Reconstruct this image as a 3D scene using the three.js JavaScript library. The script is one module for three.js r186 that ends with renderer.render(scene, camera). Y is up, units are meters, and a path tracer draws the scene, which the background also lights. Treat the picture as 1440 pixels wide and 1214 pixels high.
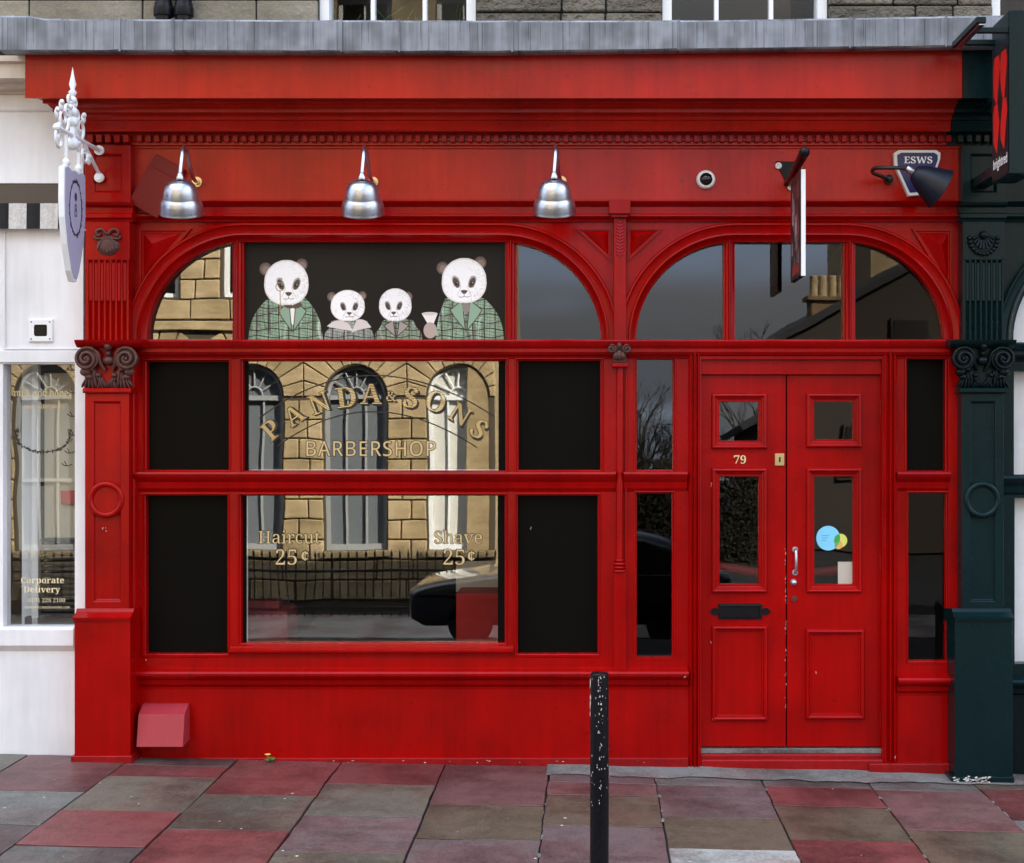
import * as THREE from 'three';
import { RoundedBoxGeometry } from 'three/addons/geometries/RoundedBoxGeometry.js';
import { mergeGeometries, toCreasedNormals } from 'three/addons/utils/BufferGeometryUtils.js';
import { ImprovedNoise } from 'three/addons/math/ImprovedNoise.js';

// ------------------------------------------------------------------ camera, sky, sun, exposure
const scene = new THREE.Scene();
const EYE = 1.85, DIST = 8;                       // eye height and distance to the shop wall (wall plane is z = 0)
const camera = new THREE.PerspectiveCamera(2 * Math.atan(607 / 2080) * 180 / Math.PI, 1440 / 1214, 0.1, 400);
camera.position.set(0, EYE, DIST);
camera.lookAt(0, EYE, 0);
camera.setViewOffset(1440, 1214, -112, 17, 1440, 1214);   // shift lens: the wall is square to the camera
camera.updateProjectionMatrix();

const renderer = new THREE.WebGLRenderer({ antialias: true });
renderer.setSize(1024, 863);
renderer.toneMapping = THREE.LinearToneMapping;
renderer.toneMappingExposure = 6.4;
renderer.shadowMap.enabled = true;

const sunDir = new THREE.Vector3(0.62, 0.552, -0.6).normalize();   // behind the shop: the street front is in shade, the houses opposite are sunlit
const sun = new THREE.DirectionalLight(new THREE.Color(1, 0.93, 0.8), 5);
sun.position.copy(sunDir).multiplyScalar(60);
sun.castShadow = true;
sun.shadow.mapSize.set(4096, 4096);
Object.assign(sun.shadow.camera, { left: -50, right: 50, top: 50, bottom: -50, near: 1, far: 160 });
scene.add(sun, sun.target);

const noise = new ImprovedNoise();
const fbm3 = (x, y, z, o = 5) => { let s = 0, a = 0.5, f = 1; for (let i = 0; i < o; i++) { s += a * noise.noise(x * f + 7.3 * i, y * f, z * f); a *= 0.5; f *= 2.03; } return s; };
const smooth = (a, b, x) => { const t = Math.min(1, Math.max(0, (x - a) / (b - a))); return t * t * (3 - 2 * t); };
{
  const W = 2048, H = 1024, data = new Float32Array(W * H * 4);
  for (let j = 0; j < H; j++) {
    const el = ((j + 0.5) / H - 0.5) * Math.PI;
    for (let i = 0; i < W; i++) {
      const az = ((i + 0.5) / W - 0.5) * 2 * Math.PI;
      const d = [Math.cos(el) * Math.cos(az), Math.sin(el), Math.cos(el) * Math.sin(az)];
      const up = Math.max(d[1], 0);
      const k = 1 / (up + 0.22);
      const c = fbm3(d[0] * k * 0.9, 3.1, d[2] * k * 0.9, 4);
      const cover = smooth(-0.22, 0.12, c);
      const thick = smooth(-0.05, 0.4, fbm3(d[0] * k * 0.7 + 11, 9.2, d[2] * k * 0.7, 4) + 0.1);
      const h = Math.pow(1 - up, 3);
      const blue = [0.13 + 0.22 * h, 0.2 + 0.22 * h, 0.36 + 0.16 * h];
      const g = (0.46 - 0.24 * thick) * (0.3 + 1.75 * up);   // overcast cloud: brighter overhead than at the horizon
      const o = (j * W + i) * 4;
      for (let q = 0; q < 3; q++) data[o + q] = blue[q] * (1 - cover) + g * [0.97, 1, 1.06][q] * cover;
      data[o + 3] = 1;
    }
  }
  const sky = new THREE.DataTexture(data, W, H, THREE.RGBAFormat, THREE.FloatType);
  sky.mapping = THREE.EquirectangularReflectionMapping;
  sky.magFilter = sky.minFilter = THREE.LinearFilter;
  sky.wrapS = THREE.RepeatWrapping;
  sky.needsUpdate = true;
  scene.background = sky;
  scene.environment = sky;
}

// ------------------------------------------------------------------ random numbers, textures
let seed = 20231;
const rnd = () => { seed = (seed * 1664525 + 1013904223) >>> 0; return seed / 4294967296; };
const rr = (a, b) => a + (b - a) * rnd();
const lat = new Float32Array(65536); for (let i = 0; i < 65536; i++) lat[i] = rnd();
const vnoise = (x, y, px, py, s) => {               // periodic value noise
  const xi = Math.floor(x), yi = Math.floor(y), fx_ = x - xi, fy_ = y - yi;
  const u = fx_ * fx_ * (3 - 2 * fx_), v = fy_ * fy_ * (3 - 2 * fy_);
  const g = (a, b) => lat[((((a % px) + px) % px) * 157 + (((b % py) + py) % py) * 1031 + s * 7919) & 65535];
  return (g(xi, yi) * (1 - u) + g(xi + 1, yi) * u) * (1 - v) + (g(xi, yi + 1) * (1 - u) + g(xi + 1, yi + 1) * u) * v;
};
const pf = (u, v, fx0, fy0, o, s) => { let r = 0, a = 0.5, t = 0; for (let i = 0; i < o; i++) { const k = 1 << i; r += a * vnoise(u * fx0 * k, v * fy0 * k, fx0 * k, fy0 * k, s + i); t += a; a *= 0.55; } return r / t; };
function tex(size, metres, fn, srgb = true, my = metres) {
  const d = new Uint8Array(size * size * 4);
  for (let j = 0; j < size; j++) for (let i = 0; i < size; i++) {
    const c = fn(i / size, j / size), o = (j * size + i) * 4;
    for (let q = 0; q < 3; q++) d[o + q] = Math.max(0, Math.min(255, (Array.isArray(c) ? c[q] : c) * 255));
    d[o + 3] = 255;
  }
  const t = new THREE.DataTexture(d, size, size);
  t.wrapS = t.wrapT = THREE.RepeatWrapping; t.magFilter = t.minFilter = THREE.LinearFilter;
  t.repeat.set(1 / metres, 1 / my);
  if (srgb) t.colorSpace = THREE.SRGBColorSpace;
  t.needsUpdate = true;
  return t;
}
const T = {
  paint: tex(512, 1.7, (u, v) => { const n = pf(u, v, 5, 4, 5, 1), s = pf(u, v, 60, 6, 3, 9), k = pf(u, v, 40, 40, 2, 4); return 0.86 + 0.16 * n + 0.05 * (s - 0.5) ; }),
  redPaint: tex(1024, 2.3, (u, v) => { const n = pf(u, v, 6, 5, 5, 101), st = pf(u, v, 90, 5, 3, 103), p = pf(u, v, 130, 130, 2, 105), sc = pf(u, v, 14, 60, 3, 107); const w = 0.82 + 0.36 * (n - 0.36) + 0.1 * (st - 0.5) - (p > 0.84 ? 0.1 : 0); const f = sc > 0.76 ? 0.35 : 0; return [w, w + f, w + f]; }),
  paintBump: tex(512, 0.9, (u, v) => 0.5 + 0.6 * (pf(u, v, 34, 9, 4, 3) - 0.5) + 0.25 * (pf(u, v, 90, 90, 2, 6) - 0.5), false),
  paintRough: tex(512, 1.3, (u, v) => [0, 0.6 + 0.6 * pf(u, v, 6, 5, 5, 12), 0], false),
  stone: tex(512, 1.1, (u, v) => { const n = pf(u, v, 4, 5, 5, 21), g = pf(u, v, 110, 110, 2, 5), b = pf(u, v, 3, 26, 3, 17); const w = 0.7 + 0.3 * n + 0.12 * (g - 0.5) + 0.14 * (b - 0.5); return [w, w * (0.97 + 0.03 * n), w * (0.9 + 0.1 * n)]; }),
  stoneBump: tex(512, 0.5, (u, v) => pf(u, v, 12, 16, 6, 31), false),
  flag: tex(512, 1.37, (u, v) => { const n = pf(u, v, 4, 4, 4, 41), g = pf(u, v, 150, 110, 2, 45), s = pf(u, v, 4, 40, 3, 47), b = pf(u, v, 26, 22, 3, 52); const w = 0.52 + 0.62 * n + 0.26 * (g - 0.5) + 0.12 * (s - 0.5) + 0.2 * (b - 0.5); const t = smooth(0.35, 0.7, pf(u, v, 5, 5, 4, 60)); return [w, w * (0.92 + 0.1 * t), w * (0.9 + 0.09 * t)]; }),
  flagBump: tex(512, 0.6, (u, v) => 0.6 * pf(u, v, 20, 8, 4, 48) + 0.4 * pf(u, v, 120, 120, 2, 50), false),
  lead: tex(1024, 1.7, (u, v) => { const s = pf(u, v, 60, 2, 4, 61), f = pf(u, v, 210, 3, 2, 63), n = pf(u, v, 9, 6, 4, 66), l = pf(u, v, 150, 2, 2, 68); let w = 0.6 + 0.16 * (s - 0.45) + 0.12 * (f - 0.5) + 0.46 * (n - 0.5) - (l > 0.76 ? 0.14 : 0); w = Math.max(0.12, w); return [w * 0.975, w * 0.99, w * 1.02]; }, true, 1.1),
  asphalt: tex(256, 1, (u, v) => 0.6 + 0.7 * (pf(u, v, 90, 90, 2, 71) - 0.5) + 0.4 * (pf(u, v, 4, 4, 4, 73) - 0.5)),
  metalRough: tex(256, 0.25, (u, v) => [0, 0.7 + 0.5 * pf(u, v, 8, 50, 3, 81), 0], false),
  wear: tex(512, 0.45, (u, v) => { const n = pf(u, v, 30, 14, 5, 91); return n > 0.74 ? [0.75, 0.75, 0.72] : [0.05, 0.05, 0.06]; }),
  canvas: tex(256, 0.5, (u, v) => 0.8 + 0.2 * pf(u, v, 60, 60, 3, 95)),
};
{ // slow waviness of old window glass, as heights
  const n = 256, d = new Float32Array(n * n * 4);
  for (let j = 0; j < n; j++) for (let i = 0; i < n; i++) { const h = pf(i / n, j / n, 5, 4, 2, 121); d.fill(h, (j * n + i) * 4, (j * n + i) * 4 + 3); d[(j * n + i) * 4 + 3] = 1; }
  const t = T.wave = new THREE.DataTexture(d, n, n, THREE.RGBAFormat, THREE.FloatType); t.wrapS = t.wrapT = THREE.RepeatWrapping; t.magFilter = t.minFilter = THREE.LinearFilter; t.repeat.set(1 / 1.6, 1 / 1.6); t.needsUpdate = true;
}
const lin = (r, g, b) => new THREE.Color().setRGB(r, g, b);
const std = (color, o = {}) => new THREE.MeshPhysicalMaterial({ color, roughness: 0.6, ...o });
const painted = (c, rough = 0.5, bump = 0.0009, more = {}) => std(c, { specularIntensity: 0.55, map: T.paint, bumpMap: T.paintBump, bumpScale: bump, roughness: rough, roughnessMap: T.paintRough, ...more });
const M = {
  red: painted(lin(0.405, 0.001, 0.0006), 0.24, 0.0014, { map: T.redPaint, specularIntensity: 0.34 }),
  red2: painted(lin(0.39, 0.001, 0.0006), 0.26, 0.0014, { map: T.redPaint, specularIntensity: 0.34 }),
  redFasciaLit: painted(lin(0.54, 0.014, 0.005), 0.27, 0.0016, { map: T.redPaint, specularIntensity: 0.5 }),  // lighter, warmer red: reflected light on fascia and cornice put into the colour
  redOld: painted(lin(0.33, 0.004, 0.005), 0.42, 0.004, { map: T.redPaint, specularIntensity: 0.45 }),
  redPipe: painted(lin(0.4, 0.01, 0.022), 0.45),
  brown: painted(lin(0.105, 0.042, 0.034), 0.36, 0.0015),
  green: painted(lin(0.0025, 0.0155, 0.0175), 0.3, 0.0012, { specularIntensity: 0.34 }),
  greenDark: painted(lin(0.002, 0.009, 0.011), 0.3, 0.0012, { specularIntensity: 0.34 }),
  white: painted(lin(0.9, 0.9, 0.9), 0.5, 0.0005),
  whiteFrame: std(lin(0.78, 0.8, 0.8), { roughness: 0.4 }),
  cream: painted(lin(0.75, 0.66, 0.55), 0.5),
  black: std(lin(0.012, 0.012, 0.013), { roughness: 0.4 }),
  blackPaint: painted(lin(0.007, 0.007, 0.009), 0.34, 0.002, { specularIntensity: 0.35 }),
  blackFilm: std(lin(0.0045, 0.004, 0.0033), { roughness: 0.38, specularIntensity: 0.09, bumpMap: T.canvas, bumpScale: 0.0004 }),
  holeShade: std(lin(0.02, 0.019, 0.018), { roughness: 0.9 }),  // near-black, the shade inside holes put into a colour
  plaster: std(lin(0.32, 0.3, 0.26), { roughness: 0.9 }),
  steel: std(lin(0.5, 0.52, 0.57), { metalness: 1, roughness: 0.34, roughnessMap: T.metalRough }),
  brass: std(lin(0.72, 0.55, 0.28), { metalness: 1, roughness: 0.3 }),
  gold: std(lin(0.75, 0.55, 0.24), { metalness: 0.4, roughness: 0.4 }),
  lead: std(lin(0.6, 0.63, 0.66), { map: T.lead, bumpMap: T.lead, bumpScale: 0.003, roughness: 0.6, metalness: 0.1 }),
  glass: std(lin(0.92, 0.93, 0.93), { transmission: 1, thickness: 0, roughness: 0, ior: 1.5, bumpMap: T.wave, bumpScale: 0.0003 }),
  glassMirror: std(lin(0.8, 0.8, 0.78), { transmission: 1, thickness: 0, roughness: 0, ior: 2.35, bumpMap: T.wave, bumpScale: 0.00032 }),
  glassArch: std(lin(0.9, 0.91, 0.91), { transmission: 1, thickness: 0, roughness: 0, ior: 1.68, bumpMap: T.wave, bumpScale: 0.0003 }),
  glassLeft: std(lin(0.9, 0.9, 0.88), { transmission: 1, thickness: 0, roughness: 0, ior: 2.0, bumpMap: T.wave, bumpScale: 0.0004 }),
  glassTint: std(lin(0.3, 0.3, 0.31), { transmission: 1, thickness: 0, roughness: 0, ior: 1.45, bumpMap: T.wave, bumpScale: 0.0004 }),
  glassDoor: std(lin(0.9, 0.9, 0.88), { transmission: 1, thickness: 0, roughness: 0, ior: 1.75, bumpMap: T.wave, bumpScale: 0.0009 }),
  asphalt: std(lin(0.042, 0.042, 0.045), { map: T.asphalt, roughness: 0.9 }),
  kerb: std(lin(0.3, 0.29, 0.28), { map: T.flag, bumpMap: T.flagBump, bumpScale: 0.003, roughness: 0.8 }),
  mortar: std(lin(0.035, 0.034, 0.033), { roughness: 0.95 }),
  concrete: std(lin(0.18, 0.178, 0.172), { map: T.flag, bumpMap: T.flagBump, bumpScale: 0.006, roughness: 0.85 }),
  slate: std(lin(0.02, 0.02, 0.023), { roughness: 0.7 }),  // very dark: the unlit roof slope is put into the colour
  bark: std(lin(0.045, 0.038, 0.03), { roughness: 0.95 }),
  iron: std(lin(0.01, 0.01, 0.01), { roughness: 0.5 }),
  carPaint: std(lin(0.01, 0.011, 0.014), { roughness: 0.25, clearcoat: 1, clearcoatRoughness: 0.03 }),
  leaf: std(lin(0.07, 0.16, 0.03), { roughness: 0.7 }),
  petal: std(lin(0.75, 0.62, 0.1), { roughness: 0.7 }),
  chip: std(lin(0.6, 0.57, 0.53), { roughness: 0.8 }),
};
const stoneMat = (r, g, b) => std(lin(r, g, b), { map: T.stone, bumpMap: T.stoneBump, bumpScale: 0.006, roughness: 0.92 });
M.sand = [stoneMat(0.52, 0.40, 0.23), stoneMat(0.46, 0.355, 0.2), stoneMat(0.56, 0.435, 0.26)];
M.sandJoint = std(lin(0.07, 0.055, 0.035), { roughness: 1 });
M.ashlar = [stoneMat(0.36, 0.33, 0.26), stoneMat(0.3, 0.275, 0.22)];
M.rubble = [0.9, 1.1, 1.3].map(k => std(lin(0.17 * k, 0.155 * k, 0.125 * k), { map: T.stone, bumpMap: T.stoneBump, bumpScale: 0.05, roughness: 0.95 }));

// ------------------------------------------------------------------ geometry helpers
// survey of the front: drawing units (260 to the metre on the wall plane) to metres, for a point standing z metres proud of the wall
const fx = (px, z = 0) => (px - 832) * (DIST - z) / 2080;
const fy = (py, z = 0) => EYE + (590 - py) * (DIST - z) / 2080;
const ground = x => -0.0277 - 0.02327 * x;          // the pavement falls gently along the street

function soup(tris) {                               // triangles [[x,y,z]*3...] to a geometry
  const g = new THREE.BufferGeometry();
  g.setAttribute('position', new THREE.Float32BufferAttribute(tris.flat(), 3));
  g.computeVertexNormals();
  return g;
}
const quad = (out, a, b, c, d) => out.push(a, b, c, a, c, d);
function box(x0, x1, y0, y1, z0, z1, r = 0.003) {
  if (x0 > x1) [x0, x1] = [x1, x0]; if (y0 > y1) [y0, y1] = [y1, y0]; if (z0 > z1) [z0, z1] = [z1, z0];
  const w = x1 - x0, h = y1 - y0, d = z1 - z0;
  r = Math.min(r, w * 0.3, h * 0.3, d * 0.3);
  const g = r > 0.0004 ? new RoundedBoxGeometry(w, h, d, 1, r) : new THREE.BoxGeometry(w, h, d);
  return g.translate((x0 + x1) / 2, (y0 + y1) / 2, (z0 + z1) / 2);
}
const bp = (px0, px1, py0, py1, z0, z1, r) => box(fx(px0, z1), fx(px1, z1), fy(py1, z1), fy(py0, z1), z0, z1, r);
function frame(x0, x1, y0, y1, prof, fill = false) { // prof: [inset, z] rings from the outer edge inwards
  const out = [], ring = ([d, z]) => [[x0 + d, y0 + d, z], [x1 - d, y0 + d, z], [x1 - d, y1 - d, z], [x0 + d, y1 - d, z]];
  for (let i = 0; i + 1 < prof.length; i++) { const a = ring(prof[i]), b = ring(prof[i + 1]); for (let k = 0; k < 4; k++) quad(out, a[k], a[(k + 1) % 4], b[(k + 1) % 4], b[k]); }
  if (fill) quad(out, ...ring(prof[prof.length - 1]));
  return soup(out);
}
const fp = (px0, px1, py0, py1, z, prof, fill) => frame(fx(px0, z), fx(px1, z), fy(py1, z), fy(py0, z), prof, fill);
function extrudeX(prof, x0, x1, k0 = 0, k1 = 0, crease = 0.5) { // prof: closed [z, y]; ends mitred by k per metre of z
  const n = prof.length, out = [], L = prof.map(([z, y]) => [x0 - k0 * z, y, z]), R = prof.map(([z, y]) => [x1 + k1 * z, y, z]);
  const area = prof.reduce((s, p, i) => { const q = prof[(i + 1) % n]; return s + p[0] * q[1] - q[0] * p[1]; }, 0);
  for (let i = 0; i < n; i++) { const j = (i + 1) % n; area > 0 ? quad(out, L[i], R[i], R[j], L[j]) : quad(out, L[j], R[j], R[i], L[i]); }
  for (const [a, b, c] of THREE.ShapeUtils.triangulateShape(prof.map(p => new THREE.Vector2(...p)), [])) { out.push(L[a], L[b], L[c]); out.push(R[c], R[b], R[a]); }
  // faces are drawn from both sides: only the outline matters
  return toCreasedNormals(soup(out), crease);
}
const ex = (prof, px0, px1, zx = 0, k0, k1) => extrudeX(prof.map(([z, py]) => [z, fy(py, z)]), fx(px0, zx), fx(px1, zx), k0, k1);
function extrudeY(prof, y0, y1, crease = 0.5) {     // prof: closed [x, z]
  const g = extrudeX(prof.map(([x, z]) => [x, z]), 0, 1, 0, 0, crease), p = g.attributes.position, n = g.attributes.normal;
  for (let i = 0; i < p.count; i++) {               // (x: along, y: profile z, z: profile x) to (profile x, along, profile z)
    const a = p.getX(i), b = p.getY(i), c = p.getZ(i); p.setXYZ(i, c, y0 + a * (y1 - y0), b);
    const e = n.getX(i), f = n.getY(i), h = n.getZ(i); n.setXYZ(i, h, e, f);
  }
  return g;
}
function poly(pts, z0, z1, bevel = 0) {             // flat outline [x, y] with thickness
  const g = new THREE.ExtrudeGeometry(new THREE.Shape(pts.map(p => new THREE.Vector2(...p))), { depth: z1 - z0 - 2 * bevel, bevelEnabled: bevel > 0, bevelThickness: bevel, bevelSize: bevel, bevelOffset: -bevel, bevelSegments: 1, curveSegments: 6 });
  return g.translate(0, 0, z0 + bevel);
}
function flat(pts, z) { return new THREE.ShapeGeometry(new THREE.Shape(pts.map(p => new THREE.Vector2(...p)))).translate(0, 0, z); }
function tube(pts, r, seg = 24, rad = 8) { return new THREE.TubeGeometry(new THREE.CatmullRomCurve3(pts.map(p => new THREE.Vector3(...p))), seg, r, rad); }
function rod(a, b, r0, r1 = r0, n = 8) {
  const A = new THREE.Vector3(...a), B = new THREE.Vector3(...b), v = B.clone().sub(A);
  const g = new THREE.CylinderGeometry(r1, r0, v.length(), n);
  g.applyQuaternion(new THREE.Quaternion().setFromUnitVectors(new THREE.Vector3(0, 1, 0), v.normalize()));
  return g.translate(...A.add(B).multiplyScalar(0.5).toArray());
}
const disc = (x, y, z0, z1, r, n = 20) => new THREE.CylinderGeometry(r, r, z1 - z0, n).rotateX(Math.PI / 2).translate(x, y, (z0 + z1) / 2);
const lathe = (pts, n = 32) => new THREE.LatheGeometry(pts.map(p => new THREE.Vector2(...p)), n);
const ball = (x, y, z, rx, ry = rx, rz = rx, n = 12) => new THREE.SphereGeometry(1, n, Math.ceil(n * 0.7)).scale(rx, ry, rz).translate(x, y, z);
function plain(g) {
  let q = g.index ? g.toNonIndexed() : g.clone();
  for (const k of Object.keys(q.attributes)) if (!['position', 'normal', 'uv'].includes(k)) q.deleteAttribute(k);
  q.morphAttributes = {};
  return q;
}
function boxUV(g) {                                 // uv in metres, along the axis each face looks
  const p = g.attributes.position, uv = new Float32Array(p.count * 2), a = new THREE.Vector3(), b = new THREE.Vector3(), c = new THREE.Vector3();
  for (let i = 0; i < p.count; i += 3) {
    a.fromBufferAttribute(p, i); b.fromBufferAttribute(p, i + 1); c.fromBufferAttribute(p, i + 2);
    const n = b.clone().sub(a).cross(c.clone().sub(a)), x = Math.abs(n.x), y = Math.abs(n.y), z = Math.abs(n.z);
    [a, b, c].forEach((v, k) => { const [s, t] = z >= x && z >= y ? [v.x, v.y] : x >= y ? [v.z + 0.37, v.y] : [v.x, v.z + 0.51]; uv[(i + k) * 2] = s; uv[(i + k) * 2 + 1] = t; });
  }
  g.setAttribute('uv', new THREE.BufferAttribute(uv, 2));
  return g;
}
const join = gs => { gs = [].concat(gs).map(plain); gs.forEach(g => { if (!g.attributes.uv) g.setAttribute('uv', new THREE.BufferAttribute(new Float32Array(g.attributes.position.count * 2), 2)); if (!g.attributes.normal) g.computeVertexNormals(); }); return gs.length > 1 ? mergeGeometries(gs) : gs[0]; };
const baseOf = o => { let r = o; while (r.parent && r.parent !== scene) r = r.parent; return r.position; };
function shade(o) { o.castShadow = o.receiveShadow = true; return o; }
const taken = {};
function numbered(n) { taken[n] = (taken[n] ?? -1) + 1; return taken[n] ? `${n}_${String(taken[n]).padStart(3, '0')}` : n; }
function tag(o, label, category, group, kind) { o.userData.label = label; if (category) o.userData.category = category; if (group) o.userData.group = group; if (kind) o.userData.kind = kind; return o; }
function thing(name, label, category, at = [0, 0, 0], group) {
  const o = new THREE.Group(); o.name = numbered(name); o.position.set(...at); scene.add(o);
  return tag(o, label, category, group);
}
function part(name, geoms, mat, parent, keepUV = false) { // geometry is given in the street's own metres and moved to the thing's base
  const g = join(geoms); if (!keepUV) boxUV(g);
  const b = baseOf(parent); g.translate(-b.x, -b.y, -b.z);
  const m = shade(new THREE.Mesh(g, mat)); m.name = name; parent.add(m);
  return m;
}
function solo(name, geoms, mat, label, category, at = [0, 0, 0], group, kind, keepUV) {
  const g = join(geoms); if (!keepUV) boxUV(g);
  g.translate(-at[0], -at[1], -at[2]);
  const m = shade(new THREE.Mesh(g, mat)); m.name = numbered(name); m.position.set(...at); scene.add(m);
  return tag(m, label, category, group, kind);
}
function setting(name, geoms, mat, label) { const m = solo(name, geoms, mat, label, undefined, [0, 0, 0]); m.userData.kind = 'structure'; return m; }
function print(w, h, draw, more = {}) {             // flat print on a canvas
  const c = document.createElement('canvas'); c.width = w; c.height = h;
  draw(c.getContext('2d'), w, h);
  const t = new THREE.CanvasTexture(c); t.colorSpace = THREE.SRGBColorSpace;
  return std(0xffffff, { map: t, roughness: 0.5, ...more });
}
function sheet(x0, x1, y0, y1, z) { return new THREE.PlaneGeometry(x1 - x0, y1 - y0).translate((x0 + x1) / 2, (y0 + y1) / 2, z); }
const arc = (x0, x1, yb, yt, d, n = 18, r = 140 / 260) => { // flat-topped arch with rounded shoulders, d outside its opening
  const pts = [], ry = yt - yb;
  for (let i = 0; i <= n; i++) { const a = i / n * Math.PI / 2; pts.push([x0 + r - (r + d) * Math.cos(a), yb + (ry + d) * Math.sin(a)]); }
  for (let i = 0; i <= n; i++) { const a = (1 - i / n) * Math.PI / 2; pts.push([x1 - r + (r + d) * Math.cos(a), yb + (ry + d) * Math.sin(a)]); }
  return pts;
};
function archSweep(x0, x1, yb, yt, prof) {          // prof: [outward offset, z]
  const out = [];
  for (let i = 0; i + 1 < prof.length; i++) {
    const A = arc(x0, x1, yb, yt, prof[i][0]), B = arc(x0, x1, yb, yt, prof[i + 1][0]);
    for (let k = 0; k + 1 < A.length; k++) quad(out, [...A[k], prof[i][1]], [...B[k], prof[i + 1][1]], [...B[k + 1], prof[i + 1][1]], [...A[k + 1], prof[i][1]]);
  }
  return toCreasedNormals(soup(out), 0.5);
}

// ------------------------------------------------------------------ ground
const slab = (x0, x1, z0, z1, dy, t = 0.07, wob = 0) => {    // a sloped slab that follows the fall of the street
  let g = box(x0, x1, -t, 0, z0, z1, 0.004);
  if (wob) {                                        // hand dressed edges: the outline wavers by a few millimetres
    const n = 5, P = []; const e = (x, z) => [x + wob * noise.noise(x * 3, z * 7.3, 5.1), z + wob * noise.noise(x * 7.7, z * 3, 9.4)];
    for (let k = 0; k < n; k++) P.push(e(x0 + (x1 - x0) * k / n, z0)); for (let k = 0; k < n; k++) P.push(e(x1, z0 + (z1 - z0) * k / n));
    for (let k = 0; k < n; k++) P.push(e(x1 - (x1 - x0) * k / n, z1)); for (let k = 0; k < n; k++) P.push(e(x0, z1 - (z1 - z0) * k / n));
    g = plain(poly(P.map(([x, z]) => [x, -z]), -t, 0, 0.0015).rotateX(-Math.PI / 2));
  }
  const p = g.attributes.position, tilt = wob ? [rr(-0.006, 0.006), rr(-0.006, 0.006)] : [0, 0];
  for (let i = 0; i < p.count; i++) p.setY(i, p.getY(i) + ground(p.getX(i)) + dy + tilt[0] * (p.getX(i) - (x0 + x1) / 2) + tilt[1] * (p.getZ(i) - (z0 + z1) / 2));
  g.computeVertexNormals(); return g;
};
{
  const pave = setting('pavement', slab(-16, 18, -0.9, 3.1, -0.02, 0.25), M.mortar, 'pavement of square stone flags with dark open joints');
  const tones = { // measured stone colours of the flags
    red: [0.25, 0.075, 0.074], pink: [0.225, 0.112, 0.11], mauve: [0.2, 0.145, 0.148], olive: [0.185, 0.168, 0.132], brown: [0.165, 0.13, 0.092], grey: [0.2, 0.198, 0.188], pale: [0.5, 0.5, 0.49], dark: [0.14, 0.11, 0.108],
  };
  const fm = {}; for (const k in tones) fm[k] = [0.9, 1.0, 1.08].map(s => std(lin(...tones[k].map(c => c * s * 0.66)), { map: T.flag, bumpMap: T.flagBump, bumpScale: 0.004, roughness: 0.5, specularIntensity: 0.8 }));
  const pitch = 0.5615, x00 = fx(189);
  const cols = {
    '-1': [[0.78, 1.37], ['pink', 'grey', 'mauve', 'olive']], '-2': [[0.5, 1.1], ['olive', 'red', 'grey', 'mauve']],
    '0': [[0.2, 0.45, 1.1, 1.67], ['dark', 'red', 'olive', 'red', 'grey']], '1': [[0.76, 1.37], ['red', 'olive', 'red', 'mauve']],
    '2': [[0.5, 1.09, 1.67], ['red', 'olive', 'mauve', 'olive']], '3': [[0.85, 1.43], ['pink', 'brown', 'mauve', 'red']],
    '4': [[0.36, 0.61, 1.16, 1.8], ['mauve', 'pink', 'brown', 'mauve', 'grey']], '5': [[0.36, 0.97, 1.5], ['grey', 'mauve', 'brown', 'pale', 'mauve']],
    '6': [[0.34, 0.73, 1.32], ['grey', 'red', 'brown', 'red', 'olive']], '7': [[0.36, 1.12, 1.7], ['grey', 'pink', 'brown', 'mauve']], '8': [[0.3, 0.9, 1.45], ['olive', 'red', 'grey', 'pink']],
  };
  const all = ['red', 'pink', 'mauve', 'olive', 'brown', 'grey'];
  for (let k = -12; k <= 16; k++) {
    const [cuts, cs] = cols[k] ?? [[rr(0.3, 0.8)], []];
    const xa = x00 + k * pitch + 0.004, xb = x00 + (k + 1) * pitch - 0.004;
    const zs = [0.02, ...cuts]; while (zs[zs.length - 1] < 2.75) zs.push(Math.min(3.1, zs[zs.length - 1] + 0.575));
    if (zs[zs.length - 1] < 3.1) zs[zs.length - 1] = 3.1;
    for (let i = 0; i + 1 < zs.length; i++) {
      const tone = cs[i] ?? all[Math.floor(rnd() * all.length)];
      const f = part('flagstone', slab(xa + rr(-0.002, 0.002), xb + rr(-0.002, 0.002), zs[i] + 0.005, zs[i + 1] - 0.005, rr(-0.003, 0.002), 0.07, 0.007), fm[tone][Math.floor(rnd() * 3)], pave);
      f.geometry.attributes.uv.needsUpdate = true;
      const du = rnd() * 3, dv = rnd() * 3, uv = f.geometry.attributes.uv; for (let q = 0; q < uv.count; q++) uv.setXY(q, uv.getX(q) + du, uv.getY(q) + dv);
    }
  }
  // rough cement bedding along the foot of the shop
  const cem = [], N = 60;
  for (let i = 0; i < N; i++) {
    const xa = fx(770) + (fx(1440) - fx(770)) * i / N, xb = fx(770) + (fx(1440) - fx(770)) * (i + 1) / N;
    const w = x => 0.215 + 0.09 * noise.noise(x * 2.1, 4.2, 0) + 0.05 * noise.noise(x * 9, 1.2, 0), h = x => ground(x) + 0.012 + 0.008 * noise.noise(x * 4, 0.3, 2);
    quad(cem, [xa, h(xa), 0.0], [xa, ground(xa) + 0.004, w(xa)], [xb, ground(xb) + 0.004, w(xb)], [xb, h(xb), 0.0]);
  }
  part('cement_strip', soup(cem), M.concrete, pave);
  const mort = [];                                  // crumbs of pale pointing left in the joints
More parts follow.
